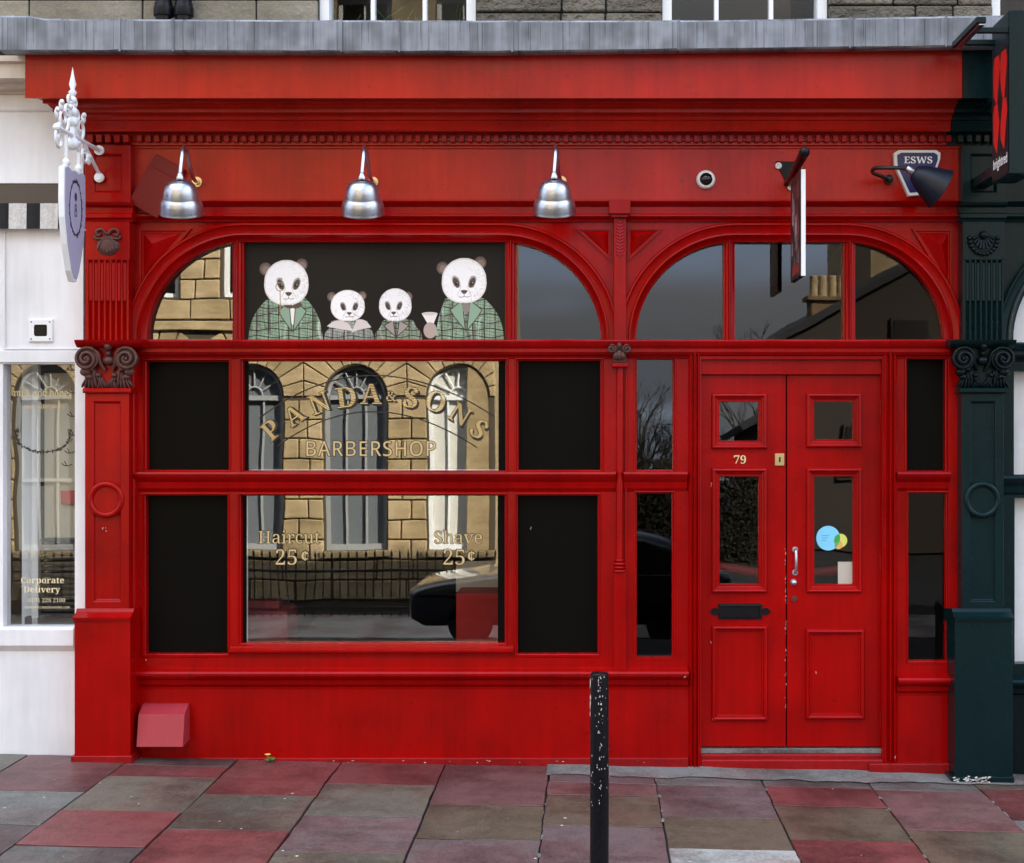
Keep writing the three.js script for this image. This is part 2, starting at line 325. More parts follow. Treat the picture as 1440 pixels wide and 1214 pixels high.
  for (let k = 0; k < 36; k++) { const q = 4 + Math.floor(rnd() * 6), x = x00 + q * pitch + rr(-0.006, 0.006), z = rr(0.2, 1.9), a = rr(0.004, 0.012), c = rr(0.01, 0.05), y = ground(x) + 0.0015; const P = []; for (let u = 0; u < 7; u++) P.push([x + a * rr(0.5, 1.2) * Math.cos(u * 0.9), y, z + c * rr(0.5, 1.2) * Math.sin(u * 0.9)]); for (let u = 1; u < 6; u++) mort.push(P[0], P[u + 1], P[u]); }
  part('mortar_crumbs', soup(mort), M.concrete, pave).userData.kind = 'stuff';
  for (let i = 0; i < 20; i++) part('kerbstone', slab(-14 + i * 1.4 + 0.006, -14 + (i + 1) * 1.4 - 0.006, 3.11, 3.4, 0.002, 0.3), M.kerb, pave);
  // roadway falls away across the street to the far pavement
  const road = [], prof = [[3.3, -0.13], [6, -0.28], [10, -0.85], [13.4, -1.5], [90, -2.2]];
  for (let i = 0; i + 1 < prof.length; i++) quad(road, [-90, prof[i][1], prof[i][0]], [-90, prof[i + 1][1], prof[i + 1][0]], [90, prof[i + 1][1], prof[i + 1][0]], [90, prof[i][1], prof[i][0]]);
  setting('road', soup(road), M.asphalt, 'asphalt roadway falling away from the shop');
  setting('ground', soup([[-90, -0.6, 3.3], [90, -0.6, 3.3], [90, -0.6, -90], [-90, -0.6, 3.3], [90, -0.6, -90], [-90, -0.6, -90]]), M.asphalt, 'ground beneath the shop row');
  setting('far_pavement', box(-40, 40, -1.75, -1.34, 13.5, 16.0, 0.02), M.kerb, 'pavement across the street beside iron railings');
}

// ------------------------------------------------------------------ stone tenement above the shops
{
  const b = thing('stone_tenement', 'grey stone tenement standing above the row of shop fronts', 'building', [0, 3.6, -0.35]);
  const zF = -0.42, top = 16.2;
  const wins = [[fx(446, -0.4), fx(668, -0.4)], [fx(932, -0.4), fx(1166, -0.4)], [fx(1398, -0.4), fx(1398, -0.4) + 0.95], [fx(-320, -0.4), fx(-95, -0.4)]];
  // wall with window openings in the first storey
  const holes = wins.map(([a, c]) => { const h = new THREE.Path(); h.moveTo(a, 3.75); h.lineTo(c, 3.75); h.lineTo(c, 5.75); h.lineTo(a, 5.75); return h; });
  const ws = new THREE.Shape([[-14, 3.3], [26, 3.3], [26, top], [-14, top]].map(p => new THREE.Vector2(...p))); ws.holes = holes;
  part('wall', new THREE.ExtrudeGeometry(ws, { depth: 0.5, bevelEnabled: false }).translate(0, 0, zF - 0.53), M.mortar, b);
  part('rear_wall', [box(-14, 26, -0.3, top, -9.2, -9, 0.01), box(-14, -13.8, -0.3, top, -9, zF - 0.56, 0.01), box(25.8, 26, -0.3, top, -9, zF - 0.56, 0.01), box(-14, 26, top + 0.01, top + 0.2, -9.2, zF, 0.01)], M.ashlar[1], b);
  // blocks: fine ashlar by the pipe, squared rubble elsewhere
  const inWin = (x0, x1) => wins.some(([a, c]) => x1 > a - 0.001 && x0 < c + 0.001);
  const solid = []; { let x = fx(-120); const edges = wins.slice().sort((p, q) => p[0] - q[0]); for (const [a, c] of edges) { if (a - x > 0.05) solid.push([x, a]); x = Math.max(x, c); } solid.push([x, fx(1600)]); }
  for (const [a, c] of solid) {
    const fine = c < fx(470);
    let y = 3.95;
    while (y < 4.55) {
      const hgt = fine ? 0.29 : rr(0.075, 0.14);
      let x = a;
      while (x < c - 0.01) {
        let w = fine ? rr(0.42, 0.66) : rr(0.18, 0.5); if (c - x - w < 0.12) w = c - x;
        part('stone', box(x + 0.004, x + w - 0.004, y + 0.004, y + hgt - 0.004, zF - 0.06, zF + (fine ? 0 : rr(-0.004, 0.016)), fine ? 0.006 : 0.012), fine ? M.ashlar[Math.floor(rnd() * 2)] : M.rubble[Math.floor(rnd() * 3)], b);
        x += w;
      }
      y += hgt;
    }
  }
  part('upper_wall_face', box(-13.9, 25.9, 5.8, top - 0.1, zF - 0.025, zF, 0.004), M.ashlar[1], b);
  for (const [a, c] of wins) {
    const y0 = 3.78, y1 = 5.73, f = [box(a, a + 0.055, y0, y1, zF - 0.2, zF - 0.05), box(c - 0.055, c, y0, y1, zF - 0.2, zF - 0.05), box(a + 0.056, c - 0.056, y0, 4.11, zF - 0.18, zF - 0.08), box(a + 0.056, c - 0.056, 4.66, 4.72, zF - 0.18, zF - 0.07)];
    for (const t of [1 / 3, 2 / 3]) f.push(box(a + (c - a) * t - 0.012, a + (c - a) * t + 0.012, 4.111, 4.659, zF - 0.16, zF - 0.09));
    const w = part('sash_window', f, M.whiteFrame, b);
    part('pane', sheet(a + 0.05, c - 0.05, 4.1, 5.7, zF - 0.13), M.glass, w);
    part('dark_room', box(a - 0.2, c + 0.2, 3.4, 5.9, zF - 3.2, zF - 3.1, 0), M.plaster, w);
  }
  // slender things behind the first window
  const v = solo('pot_plant', (() => { const g = []; const z = zF - 0.35, x0 = fx(470, z), y0 = 3.98; for (let k = 0; k < 26; k++) { const x = x0 + rr(0, 0.75); g.push(tube([[x, y0, z], [x + rr(-0.1, 0.1), y0 + 0.15, z + rr(-0.05, 0.05)], [x + rr(-0.25, 0.25), y0 + rr(0.16, 0.34), z]], 0.003, 8, 4)); } return g; })(), M.leaf, 'thin stemmed pot plant behind the sash window above the middle lamp', 'plant', [fx(500, -0.8), 3.9, -0.8]);
  const pipe = thing('rain_pipe', 'black cast iron rain pipes against the stone wall above the lead roof edge', 'drainpipe', [fx(246, -0.36), 3.9, -0.36]);
  for (const px of [230, 258]) {
    part('pipe', rod([fx(px, -0.34), 3.9, -0.34], [fx(px, -0.34), 7, -0.34], 0.045, 0.045, 16), M.blackPaint, pipe);
    part('collar', [lathe([[0.045, 0], [0.056, 0.004], [0.056, 0.05], [0.05, 0.056], [0.05, 0.075], [0.045, 0.08]], 20).translate(fx(px, -0.34), 4.12, -0.34)], M.blackPaint, pipe);
  }
}

// ------------------------------------------------------------------ lead covered roof edge of the shop fronts
{
  const r = thing('lead_roof_edge', 'streaked grey lead sheeting over the projecting edge above the red cornice', 'lead roof', [0, 3.7, 0.3]);
  const zf = 0.5;
  const seams = [-2, 168, 243, 480, 561, 720, 954, 1195, 1330, 1470];
  const topY = px => 25 - 3 * Math.sin(px / 1440 * 3) * -1 - (px > 1000 ? (px - 1000) * 0.012 : 0) - (px < 60 ? 4 : 0), botY = px => 72 + (px < 700 ? 1.5 * (px / 700) : 1.5 - (px - 700) * 0.012);
  for (let i = 0; i + 1 < seams.length; i++) {
    const n = 8, out = [], xa = fx(seams[i], zf) + 0.003, xb = fx(seams[i + 1], zf) - 0.001, rows = [];
    for (let k = 0; k <= n; k++) {
      const t = k / n, px = seams[i] + (seams[i + 1] - seams[i]) * t, x = xa + (xb - xa) * t, wob = 0.006 * noise.noise(x * 6, 1, i) + (t > 0.97 ? 0.006 : 0), yt = fy(topY(px), zf), yb = fy(botY(px), zf);
      rows.push([[x, yb + 0.004, zf - 0.09], [x, yb, zf + wob - 0.012], [x, yb + 0.008 + 0.004 * noise.noise(x * 9, 3, 1), zf + wob], [x, (yt + yb) / 2, zf + 0.006 * noise.noise(x * 8, 7, i) + wob], [x, yt - 0.012, zf + wob], [x, yt, zf + wob - 0.014], [x, yt + 0.03, -0.38]]);
    }
    for (let k = 0; k < n; k++) for (let q = 0; q + 1 < rows[0].length; q++) quad(out, rows[k][q], rows[k + 1][q], rows[k + 1][q + 1], rows[k][q + 1]);
    for (const e of [rows[0], rows[n]]) for (let q = 1; q + 2 < e.length; q++) out.push(e[0], e[q], e[q + 1]);
    part('lead_sheet', toCreasedNormals(soup(out), 0.6), M.lead, r);
    if (i) part('lead_roll', [rod([xa - 0.002, fy(botY(seams[i]), zf), zf + 0.004], [xa - 0.002, fy(topY(seams[i]), zf), zf + 0.004], 0.006, 0.006, 8)], M.lead, r);
  }
  part('timber_core', box(fx(2, 0.4), fx(1470, 0.4), fy(64, 0.4), fy(36, 0.4), -0.36, 0.4, 0.002), std(lin(0.22, 0.15, 0.09), { roughness: 0.85 }), r);
}

// ------------------------------------------------------------------ the red shop front
const plate = (px0, px1, py0, py1, holes, z0, z1) => {
  const s = new THREE.Shape([[px0, py1], [px1, py1], [px1, py0], [px0, py0]].map(([a, b]) => new THREE.Vector2(fx(a, z1), fy(b, z1))));
  s.holes = holes.map(([a, b, c, d]) => new THREE.Path([[a, c], [b, c], [b, d], [a, d]].map(([p, q]) => new THREE.Vector2(fx(p, z1), fy(q, z1)))));
  return new THREE.ExtrudeGeometry(s, { depth: z1 - z0, bevelEnabled: false }).translate(0, 0, z0);
};
const panelBlock = (px0, px1, py0, py1, z, back, inset, depth, grow = 0.014) => fp(px0, px1, py0, py1, z, [[0, back], [0, z - 0.003], [0.003, z], [inset, z], [inset + grow * 0.4, z - depth * 0.25], [inset + grow * 0.6, z - depth * 0.8], [inset + grow, z - depth]], true);
const bead = (px0, px1, py0, py1, z = -0.01, gz = -0.07, w = 0.012) => fp(px0, px1, py0, py1, z, [[-w, z], [-w * 0.75, z + 0.007], [-w * 0.3, z + 0.008], [0, z], [0.001, z - 0.012], [0.006, z - 0.016], [0.008, gz]]);
const yb = px => ground(fx(px));

// builds a classical pilaster strip (used in red and, next door, in green); m: materials
function pilaster(root, px0, px1, m, flip) {
  const c = (px0 + px1) / 2, X = (px, z) => fx(px, z), [bl, br] = flip ? [9, 12] : [14, 1];
  const p = part('pilaster', [
    panelBlock(px0 + 1, px1 - 1, 553, 858, 0.10, -0.1, 0.042, 0.018),
    ex([[-0.1, 553], [0.115, 553], [0.122, 551], [0.122, 548], [0.115, 546], [-0.1, 545]], px0 - 2, px1 + 2, 0.12),
    ex([[-0.1, 490], [0.12, 489], [0.14, 486], [0.16, 481], [0.165, 478], [-0.1, 477]], px0 - 14, px1 + 17, 0.165),
    bp(px0 + 2, px1, 488, 548, -0.1, 0.085, 0.002),
        ex([[-0.1, 873], [0.17, 873], [0.172, 869], [0.15, 866], [0.12, 861], [0.11, 856], [-0.1, 855]], px0 - bl - 1, px1 + br + 1, 0.16),
  ], m.body, root);
  part('frieze_block', [panelBlock(px0 + 1, px1 + 1, 204, 283, 0.10, -0.1, 0.045, 0.02),
    ex([[-0.1, 312], [0.10, 312], [0.105, 308], [0.12, 306], [0.12, 301], [0.105, 299], [0.105, 292], [0.13, 288], [0.14, 284], [0.14, 282], [-0.1, 281]], px0 - 1, px1 + 3, 0.12),
    bp(px0 + 2, px1, 311, 366, -0.1, 0.10, 0.004)], m.body, p);
  part('pedestal', box(X(px0 - bl, 0.16), X(px1 + br, 0.16), ground(X(c)) + 0.03, fy(870, 0.16), -0.1, 0.16, 0.006), m.body, p);
  part('plinth', box(X(px0 - bl - 5, 0.175), X(px1 + br + 2, 0.175), ground(X(c)) - 0.06, ground(X(c)) + 0.035, -0.1, 0.175, 0.006), m.foot ?? m.body, p);
  // flutes
  const x0 = X(px0 + 5, 0.10), x1 = X(px1 - 3, 0.10), n = 7, pr = [[x0 - 0.012, -0.05], [x0 - 0.012, 0.10]];
  const pitch = (x1 - x0) / n;
  for (let i = 0; i < n; i++) { const a = x0 + i * pitch; for (let k = 0; k <= 6; k++) { const t = k / 6; pr.push([a + pitch * (0.14 + 0.72 * t), 0.10 - 0.016 * Math.sin(t * Math.PI)]); } }
  pr.push([x1 + 0.006, 0.10], [x1 + 0.006, -0.05]);
  part('fluting', extrudeY(pr, fy(478, 0.1), fy(366, 0.1)), m.body, p);
  for (let i = 0; i < n; i++) { const a = x0 + (i + 0.5) * pitch; part('reed', [rod([a, fy(422, 0.1), 0.09], [a, fy(370, 0.1), 0.09], 0.0105, 0.0105, 10), ball(a, fy(422, 0.1), 0.09, 0.0105)], m.body, p); }
  // ring on the shaft
  const ry = fy(703, 0.1), rx = X(c - 1, 0.1);
  part('ring', [new THREE.TorusGeometry(0.083, 0.016, 10, 40).translate(rx, ry, 0.098), new THREE.CylinderGeometry(0.1, 0.1, 0.02, 40).rotateX(Math.PI / 2).translate(rx, ry, 0.088)], m.body, p);
  // capital: scrolls, leaves, bud
  for (const s of [-1, 1]) {
    const vx = X(c + 28 * s, 0.13), vy = fy(505, 0.13), sp = [];
    for (let k = 0; k <= 44; k++) { const t = k / 44, a = Math.PI * (0.1 + 4.1 * t), r = 0.062 * (1 - 0.86 * t); sp.push([vx + -s * r * Math.cos(a + 0.6) * 1, vy + r * Math.sin(a + 0.6), 0.137 + 0.02 * t]); }
    part('volute', [tube(sp, 0.0095, 90, 7), new THREE.CylinderGeometry(0.06, 0.052, 0.05, 28).rotateX(Math.PI / 2).translate(vx, vy, 0.108), ball(vx, vy, 0.15, 0.012),
      tube([[vx - s * 0.02, vy + 0.058, 0.13], [vx - s * 0.055, vy + 0.03, 0.125], [vx - s * 0.066, vy - 0.02, 0.115], [vx - s * 0.085, vy - 0.06, 0.1]], 0.0105, 16, 7)], m.cap, p);
    for (const [dx, dy, sx, sy, tilt] of [[17, 530, 0.03, 0.066, 0.16], [24, 534, 0.026, 0.06, -0.12], [8, 538, 0.02, 0.045, 0.3]]) {
      const g = []; for (let k = -2; k <= 2; k++) g.push(ball(0, 0, 0, sx * 0.34, sy * (1 - 0.16 * Math.abs(k)), 0.022, 10).rotateZ(k * 0.22).translate(k * sx * 0.5, -Math.abs(k) * 0.006, -0.004 * Math.abs(k)));
      g.push(ball(0, sy * 0.9, 0.014, sx * 0.8, 0.013, 0.018, 10));
      part('acanthus_leaf', g.map(q => q.rotateZ(-tilt * s).translate(X(c + dx * s, 0.1), fy(dy, 0.1), 0.094)), m.cap, p);
    }
    part('side_bud', [ball(X(c + 31 * s, 0.12), fy(523, 0.12), 0.11, 0.03, 0.024, 0.025), ball(X(c + 27 * s, 0.12), fy(530, 0.12), 0.105, 0.022, 0.016, 0.02)], m.cap, p);
  }
  part('flower', [ball(X(c + 1, 0.13), fy(487, 0.13), 0.12, 0.022, 0.026, 0.03), ball(X(c + 1, 0.13), fy(497, 0.13), 0.11, 0.014, 0.016, 0.02), ball(X(c + 1, 0.12), fy(507, 0.12), 0.1, 0.034, 0.026, 0.028)], m.cap, p);
  // carved shell ornament under the architrave
  const sx = X(c + 1, 0.11), sy = fy(340, 0.11), sh = [];
  if (!flip) {
    sh.push(ball(sx, sy - 0.022, 0.1, 0.062, 0.052, 0.02, 18));
    for (let k = -3; k <= 3; k++) sh.push(rod([sx + k * 0.006, sy + 0.03, 0.112], [sx + k * 0.017, sy - 0.055 + Math.abs(k) * 0.006, 0.114], 0.004, 0.008, 6));
    for (const s of [-1, 1]) sh.push(tube([[sx + s * 0.004, sy + 0.04, 0.11], [sx + s * 0.03, sy + 0.066, 0.112], [sx + s * 0.058, sy + 0.055, 0.112], [sx + s * 0.05, sy + 0.03, 0.11], [sx + s * 0.036, sy + 0.042, 0.112]], 0.008, 18, 6), tube([[sx + s * 0.02, sy + 0.02, 0.108], [sx + s * 0.06, sy + 0.016, 0.112], [sx + s * 0.072, sy + 0.03, 0.11]], 0.007, 10, 6));
  } else {
    for (let k = 0; k < 13; k++) { const a = Math.PI * (1 + k / 12); sh.push(ball(sx + 0.075 * Math.cos(a), sy + 0.02 + 0.085 * Math.sin(a), 0.106, 0.013)); }
    for (let k = 0; k < 9; k++) { const a = Math.PI * (1.06 + k / 9); sh.push(rod([sx + 0.02 * Math.cos(a), sy + 0.04 + 0.02 * Math.sin(a), 0.1], [sx + 0.06 * Math.cos(a), sy + 0.03 + 0.07 * Math.sin(a), 0.106], 0.006, 0.01, 6)); }
    sh.push(ball(sx, sy + 0.035, 0.105, 0.024));
  }
  part('carved_shell', sh, m.shell, p);
  return p;
}
const corniceProfile = [[-0.2, 204], [0.055, 204], [0.055, 200], [0.05, 198], [0.05, 186], [0.14, 185], [0.15, 182], [0.165, 170], [0.18, 168.5], [0.185, 164], [0.2, 160.5], [0.22, 158.5], [0.24, 158], [0.24, 153], [0.255, 151], [0.27, 147], [0.3, 145.5], [0.3, 142], [0.33, 139], [0.4, 138], [0.4, 72], [-0.2, 72]];
const architrave = [[-0.1, 312], [0.015, 312], [0.02, 309], [0.035, 306.5], [0.045, 304], [0.045, 301.5], [0.03, 300], [0.03, 291], [0.045, 289], [0.06, 285], [0.07, 283], [0.07, 281], [-0.1, 280]];
const transom = [[-0.1, 505], [-0.01, 505], [0, 501], [0.018, 499], [0.03, 495], [0.03, 490.5], [0.04, 488], [0.05, 484], [0.055, 480], [0.05, 478], [-0.1, 477]];
const midRail = [[-0.1, 695], [-0.02, 694], [-0.012, 690], [0.0, 687], [0.006, 678], [0.022, 674], [0.034, 670], [0.04, 667], [0.036, 664], [-0.1, 663]];
const sillProfile = [[-0.1, 971], [0, 970], [0.004, 966], [0.022, 963], [0.03, 957], [0.055, 954], [0.066, 951], [0.068, 948], [0.06, 945], [0.01, 941], [-0.008, 938], [-0.008, 925], [-0.1, 924]];
const archivolt = [[0.1, -0.02], [0.1, 0.03], [0.094, 0.036], [0.086, 0.036], [0.08, 0.026], [0.074, 0.022], [0.046, 0.018], [0.042, 0.026], [0.034, 0.028], [0.026, 0.016], [0.012, -0.004], [0.004, -0.01], [0, -0.012], [0, -0.08]];

const shop = thing('red_shopfront', 'glossy red painted timber shop front with double doors and arched lights', 'shopfront', [fx(740), yb(740), 0]);
{
  const xr = 1.905;
  part('cornice', extrudeX(corniceProfile.map(([z, py]) => [z, fy(py, z)]), -2.70, xr, 0.53, 0), M.redFasciaLit, shop);
  for (let px = 122; px < 184; px += 12.6) part('dentil', bp(px, px + 8, 189, 200, 0.04, 0.12, 0.002), M.red, shop);
  for (let px = 192; px < 1336; px += 12.25) part('dentil', bp(px, px + 7, 189.5, 199.5, 0.04, 0.085, 0.003), M.red, shop);
  part('fascia', [bp(183, 1351, 203, 283, -0.1, 0.02, 0.002), bp(183, 1351, 204, 209, 0.0, 0.032, 0.003)], M.redFasciaLit, shop);
  part('architrave', ex(architrave, 186, 1350, 0.03), M.red, shop);
  pilaster(shop, 118, 182, { body: M.red, cap: M.brown, shell: M.brown, foot: M.redOld }, false);

  // --- arched top lights
  const yB = fy(478), yT1 = fy(340), arches = [[205, 845, [185, 871], M.red], [895, 1328, [871, 1349], M.red]];
  for (const [a, c, [l, r]] of arches) {
    const xs = [fx(a), fx(c)];
    part('archivolt', archSweep(...xs, yB, yT1, archivolt), M.red, shop);
    const outer = arc(...xs, yB, yT1, 0.098).map(([x, y]) => [Math.max(fx(l), Math.min(fx(r), x)), y]);
    for (const side of [0, 1]) {                    // spandrel boards with a raised facetted panel
      const half = outer.filter((p, i) => side ? i >= outer.length / 2 : i < outer.length / 2);
      const pts = side ? [...half, [fx(r), yB], [fx(r), fy(311)], [half[0][0], fy(311)]] : [[fx(l), yB], ...half, [half[half.length - 1][0], fy(311)], [fx(l), fy(311)]];
      const sp = part('spandrel', flat(pts, 0.0), M.red2, shop);
      const cx = side ? r - 12 : l + 12, s = side ? -1 : 1, q = l === 185 && !side ? [74, 84] : r === 1349 && side ? [56, 92] : [50, 46];
      const A = [fx(cx), fy(322), 0.002], B = [fx(cx + s * q[0]), fy(322), 0.002], C = [fx(cx), fy(322 + q[1]), 0.002], P = [fx(cx + s * q[0] * 0.26), fy(322 + q[1] * 0.26), 0.04], tr = [];
      const inset = (p, k, z) => [P[0] + (p[0] - P[0]) * k, P[1] + (p[1] - P[1]) * k, z];
      const r0 = [A, B, C], r1 = r0.map(p => inset(p, 0.98, 0.018)), r2 = r0.map(p => inset(p, 0.86, 0.018)), r3 = r0.map(p => inset(p, 0.82, 0.006)), r4 = r0.map(p => inset(p, 0.74, 0.006));
      for (const [u, v] of [[r0, r1], [r1, r2], [r2, r3], [r3, r4]]) for (let k = 0; k < 3; k++) quad(tr, u[k], u[(k + 1) % 3], v[(k + 1) % 3], v[k]);
      for (let k = 0; k < 3; k++) tr.push(r4[k], r4[(k + 1) % 3], P);
      part('raised_panel', soup(tr), M.red, sp);
    }
  }
  const glazing = (px0, px1, py0, py1, z, mat, name = 'window_pane') => part(name, sheet(fx(px0, z), fx(px1, z), fy(py1, z), fy(py0, z), z), mat, shop);
  const arcPane = (a, c, from, to, mat) => {        // pane under one shoulder of the arch
    const pts = arc(fx(a), fx(c), yB, yT1, 0.004, 24).map(([x, y]) => [Math.max(fx(from), Math.min(fx(to), x)), y]).filter((p, i, l) => !i || p[0] !== l[i - 1][0] || p[1] !== l[i - 1][1]);
    return part('arched_pane', flat([...pts, [pts[pts.length - 1][0], yB - 0.005], [pts[0][0], yB - 0.005]], -0.07), mat, shop);
  };
  const mull = (px0, px1, py0, py1, z = -0.008) => { // glazing bar with a rounded nosing
    const a = fx(px0, z), c = fx(px1, z), w = c - a, pr = [[a, -0.1], [a, z - 0.028], [a + w * 0.12, z - 0.026], [a + w * 0.2, z - 0.012], [a + w * 0.32, z - 0.01]];
    for (let k = 0; k <= 5; k++) { const t = k / 5; pr.push([a + w * (0.36 + 0.28 * t), z - 0.008 + 0.012 * Math.sin(t * Math.PI)]); }
    pr.push([a + w * 0.68, z - 0.01], [a + w * 0.8, z - 0.012], [a + w * 0.88, z - 0.026], [c, z - 0.028], [c, -0.1]);
    return part('mullion', extrudeY(pr, fy(py1, z), fy(py0, z)), M.red, shop);
  };
  arcPane(205, 845, 205, 332, M.glassMirror); arcPane(205, 845, 720, 845, M.glassArch);
  arcPane(895, 1328, 895, 1025, M.glassArch); arcPane(895, 1328, 1196, 1328, M.glass);
  glazing(1025, 1196, 337, 480, -0.071, M.glassArch);
  mull(325, 341, 336, 482); mull(710, 726, 336, 482); mull(1018, 1034, 336, 482); mull(1187, 1204, 336, 482);

  // --- transom, rails, frames of the big window
  part('transom', ex(transom, 186, 1338, 0.04), M.red, shop);
  part('mid_rail', ex(midRail, 187, 866, 0.03), M.red, shop);
  part('side_rail', ex(midRail, 877, 967, 0.03), M.red, shop);
  part('side_rail', ex(midRail, 1262, 1337, 0.03), M.red, shop);
  const zf = -0.012;
  part('window_frame', plate(186, 893, 500, 665, [[203, 322, 507, 663], [339, 712, 506, 664], [727, 846, 506, 663]], -0.1, zf), M.red2, shop);
  part('window_frame', plate(186, 893, 692, 927, [[202, 320, 696, 922], [336, 711, 696, 907], [726, 842, 696, 922]], -0.1, zf), M.red2, shop);
  for (const [a, b, c, d] of [[203, 322, 507, 663], [339, 712, 506, 664], [727, 846, 506, 663], [202, 320, 696, 922], [336, 711, 696, 907], [726, 842, 696, 922]]) part('glazing_bead', bead(a, b, c, d, zf), M.red, shop);
  part('lower_bead', ex([[-0.05, 920], [0.012, 920], [0.02, 917], [0.02, 914], [0.006, 912], [0.004, 909], [-0.02, 907], [-0.05, 907]], 323, 722, 0), M.red, shop);
  // the round jambs beside the big window
  part('jamb', extrudeY([[fx(184), -0.1], [fx(184), 0.02], [fx(188), 0.03], [fx(191), 0.02], [fx(193), 0.0], [fx(193), -0.1]], fy(940), fy(480)), M.red, shop);
  // --- sill and stall riser
  part('sill', ex(sillProfile, 187, 968, 0.03), M.red, shop);
  part('stall_riser', box(fx(184), fx(968), yb(700) - 0.05, fy(966), -0.1, 0, 0.002), M.red, shop);
  part('skirting', box(fx(184), fx(968), yb(968) - 0.03, yb(500) + 0.02, -0.1, 0.02, 0.006), M.redOld, shop);
  // black vinyl panels behind the outer panes
  for (const [a, b, c, d] of [[203, 322, 507, 663], [727, 846, 506, 663], [202, 320, 696, 922], [726, 842, 696, 922]]) glazing(a - 2, b + 2, c - 2, d + 2, -0.072, M.blackFilm, 'black_panel');
  // --- sidelights, door posts
  part('sidelight_frame', [plate(893, 972, 500, 665, [[893.5, 948, 503, 663]], -0.1, -0.014), plate(893, 972, 690, 930, [[893.5, 947, 693, 927]], -0.1, -0.014)], M.red2, shop);
  for (const q of [[894, 948, 503, 663], [894, 947, 693, 927]]) part('glazing_bead', bead(...q, -0.014), M.red, shop);
  glazing(890, 952, 500, 666, -0.07, M.glassArch); glazing(890, 952, 690, 930, -0.07, M.glassTint);
  part('sidelight_frame', [plate(1258, 1346, 500, 665, [[1275, 1332, 503, 664]], -0.1, -0.014), plate(1258, 1346, 690, 935, [[1277, 1333, 693, 932]], -0.1, -0.014)], M.red2, shop);
  for (const q of [[1275, 1332, 503, 664], [1277, 1333, 693, 932]]) part('glazing_bead', bead(...q, -0.014), M.red, shop);
  glazing(1272, 1336, 500, 668, -0.07, M.blackFilm, 'black_panel'); glazing(1272, 1338, 690, 936, -0.07, M.glassTint);
  part('sidelight_sill', ex(sillProfile.map(([z, y]) => [z, y + 9]), 1262, 1342, 0.03), M.red, shop);
  part('sidelight_riser', box(fx(1262), fx(1346), yb(1340) - 0.03, fy(976), -0.1, 0, 0.002), M.red, shop);
  part('sidelight_riser', [box(fx(1222, 0.03), fx(1342, 0.03), yb(1342) - 0.03, fy(1074, 0.03), -0.1, 0.03, 0.01)], M.redOld, shop);
  part('edge_strip', box(fx(1334), fx(1350), yb(1345), fy(312), -0.1, -0.002, 0.003), M.red, shop);
  for (const [l, r, top] of [[968, 986, 491], [1241, 1262, 491]]) { // reeded door posts
    const a = fx(l), c = fx(r), w = c - a, pr = [[a, -0.14], [a, 0.0]];
    for (let q = 0; q < 3; q++) for (let k = 0; k <= 5; k++) { const t = k / 5; pr.push([a + w * (0.06 + 0.3 * q + 0.26 * t), 0.004 + 0.02 * Math.sin(t * Math.PI) * (q === 1 ? 1.3 : 0.8)]); }
    pr.push([c, 0], [c, -0.14]);
    part('door_post', extrudeY(pr, yb(r) - 0.02, fy(top)), M.red, shop);
  }
  part('door_head', [bp(985, 1243, 503, 527, -0.14, -0.03, 0.004), bp(985, 1243, 496, 506, -0.14, 0.0, 0.004)], M.red, shop);
  // --- colonnette between the arches
  const col = part('colonnette', [bp(863, 881, 300, 480, -0.05, 0.05, 0.006), bp(856, 887, 281, 301, -0.05, 0.1, 0.006), bp(859, 884, 300, 306, -0.05, 0.08, 0.006),
    rod([fx(872), fy(516), 0.0], [fx(871), fy(796), 0.0], 0.02, 0.02, 14), rod([fx(880.5), fy(520), -0.006], [fx(880), fy(800), -0.006], 0.007, 0.007, 8), bp(860, 884, 510, 517, -0.05, 0.045, 0.008),
    bp(863, 881, 805, 944, -0.05, 0.018, 0.006)], M.red, shop);
  for (const [y, r] of [[788, 0.026], [793, 0.034], [798, 0.03], [803, 0.036]]) part('turned_ring', new THREE.TorusGeometry(r - 0.008, 0.009, 8, 20).rotateX(Math.PI / 2).translate(fx(871), fy(y), 0.0), M.red, col);
  const lf = []; for (let k = 0; k < 11; k++) for (const s of [-1, 1]) lf.push(ball(0, 0, 0, 0.014, 0.007, 0.006, 8).rotateZ(s * 0.7).translate(fx(872, 0.05) + s * 0.011, fy(312 + k * 4.6, 0.05), 0.052));
  part('carved_leaf_strip', [...lf, rod([fx(872, 0.05), fy(310, 0.05), 0.053], [fx(872, 0.05), fy(364, 0.05), 0.053], 0.004, 0.004, 6)], M.redPipe, col);
  const cap = []; for (const s of [-1, 1]) { const vx = fx(871 + 10.5 * s, 0.05), vy = fy(491, 0.05), sp = []; for (let k = 0; k <= 24; k++) { const t = k / 24, a = Math.PI * 3 * t, r = 0.023 * (1 - 0.8 * t); sp.push([vx + s * r * Math.cos(a + 1.2), vy + r * Math.sin(a + 1.2), 0.066 + 0.008 * t]); } cap.push(tube(sp, 0.0055, 40, 6), ball(vx - s * 0.02, vy - 0.035, 0.05, 0.016, 0.026, 0.02), disc(vx, vy, 0.04, 0.062, 0.022)); }
  part('colonnette_capital', [...cap, ball(fx(871, 0.06), fy(486, 0.06), 0.065, 0.013, 0.018, 0.015), ball(fx(871, 0.05), fy(499, 0.05), 0.052, 0.02, 0.03, 0.02), bp(862, 881, 485, 511, -0.02, 0.045, 0.01)], M.brown, col);

  // --- double doors
  const dz = -0.062;
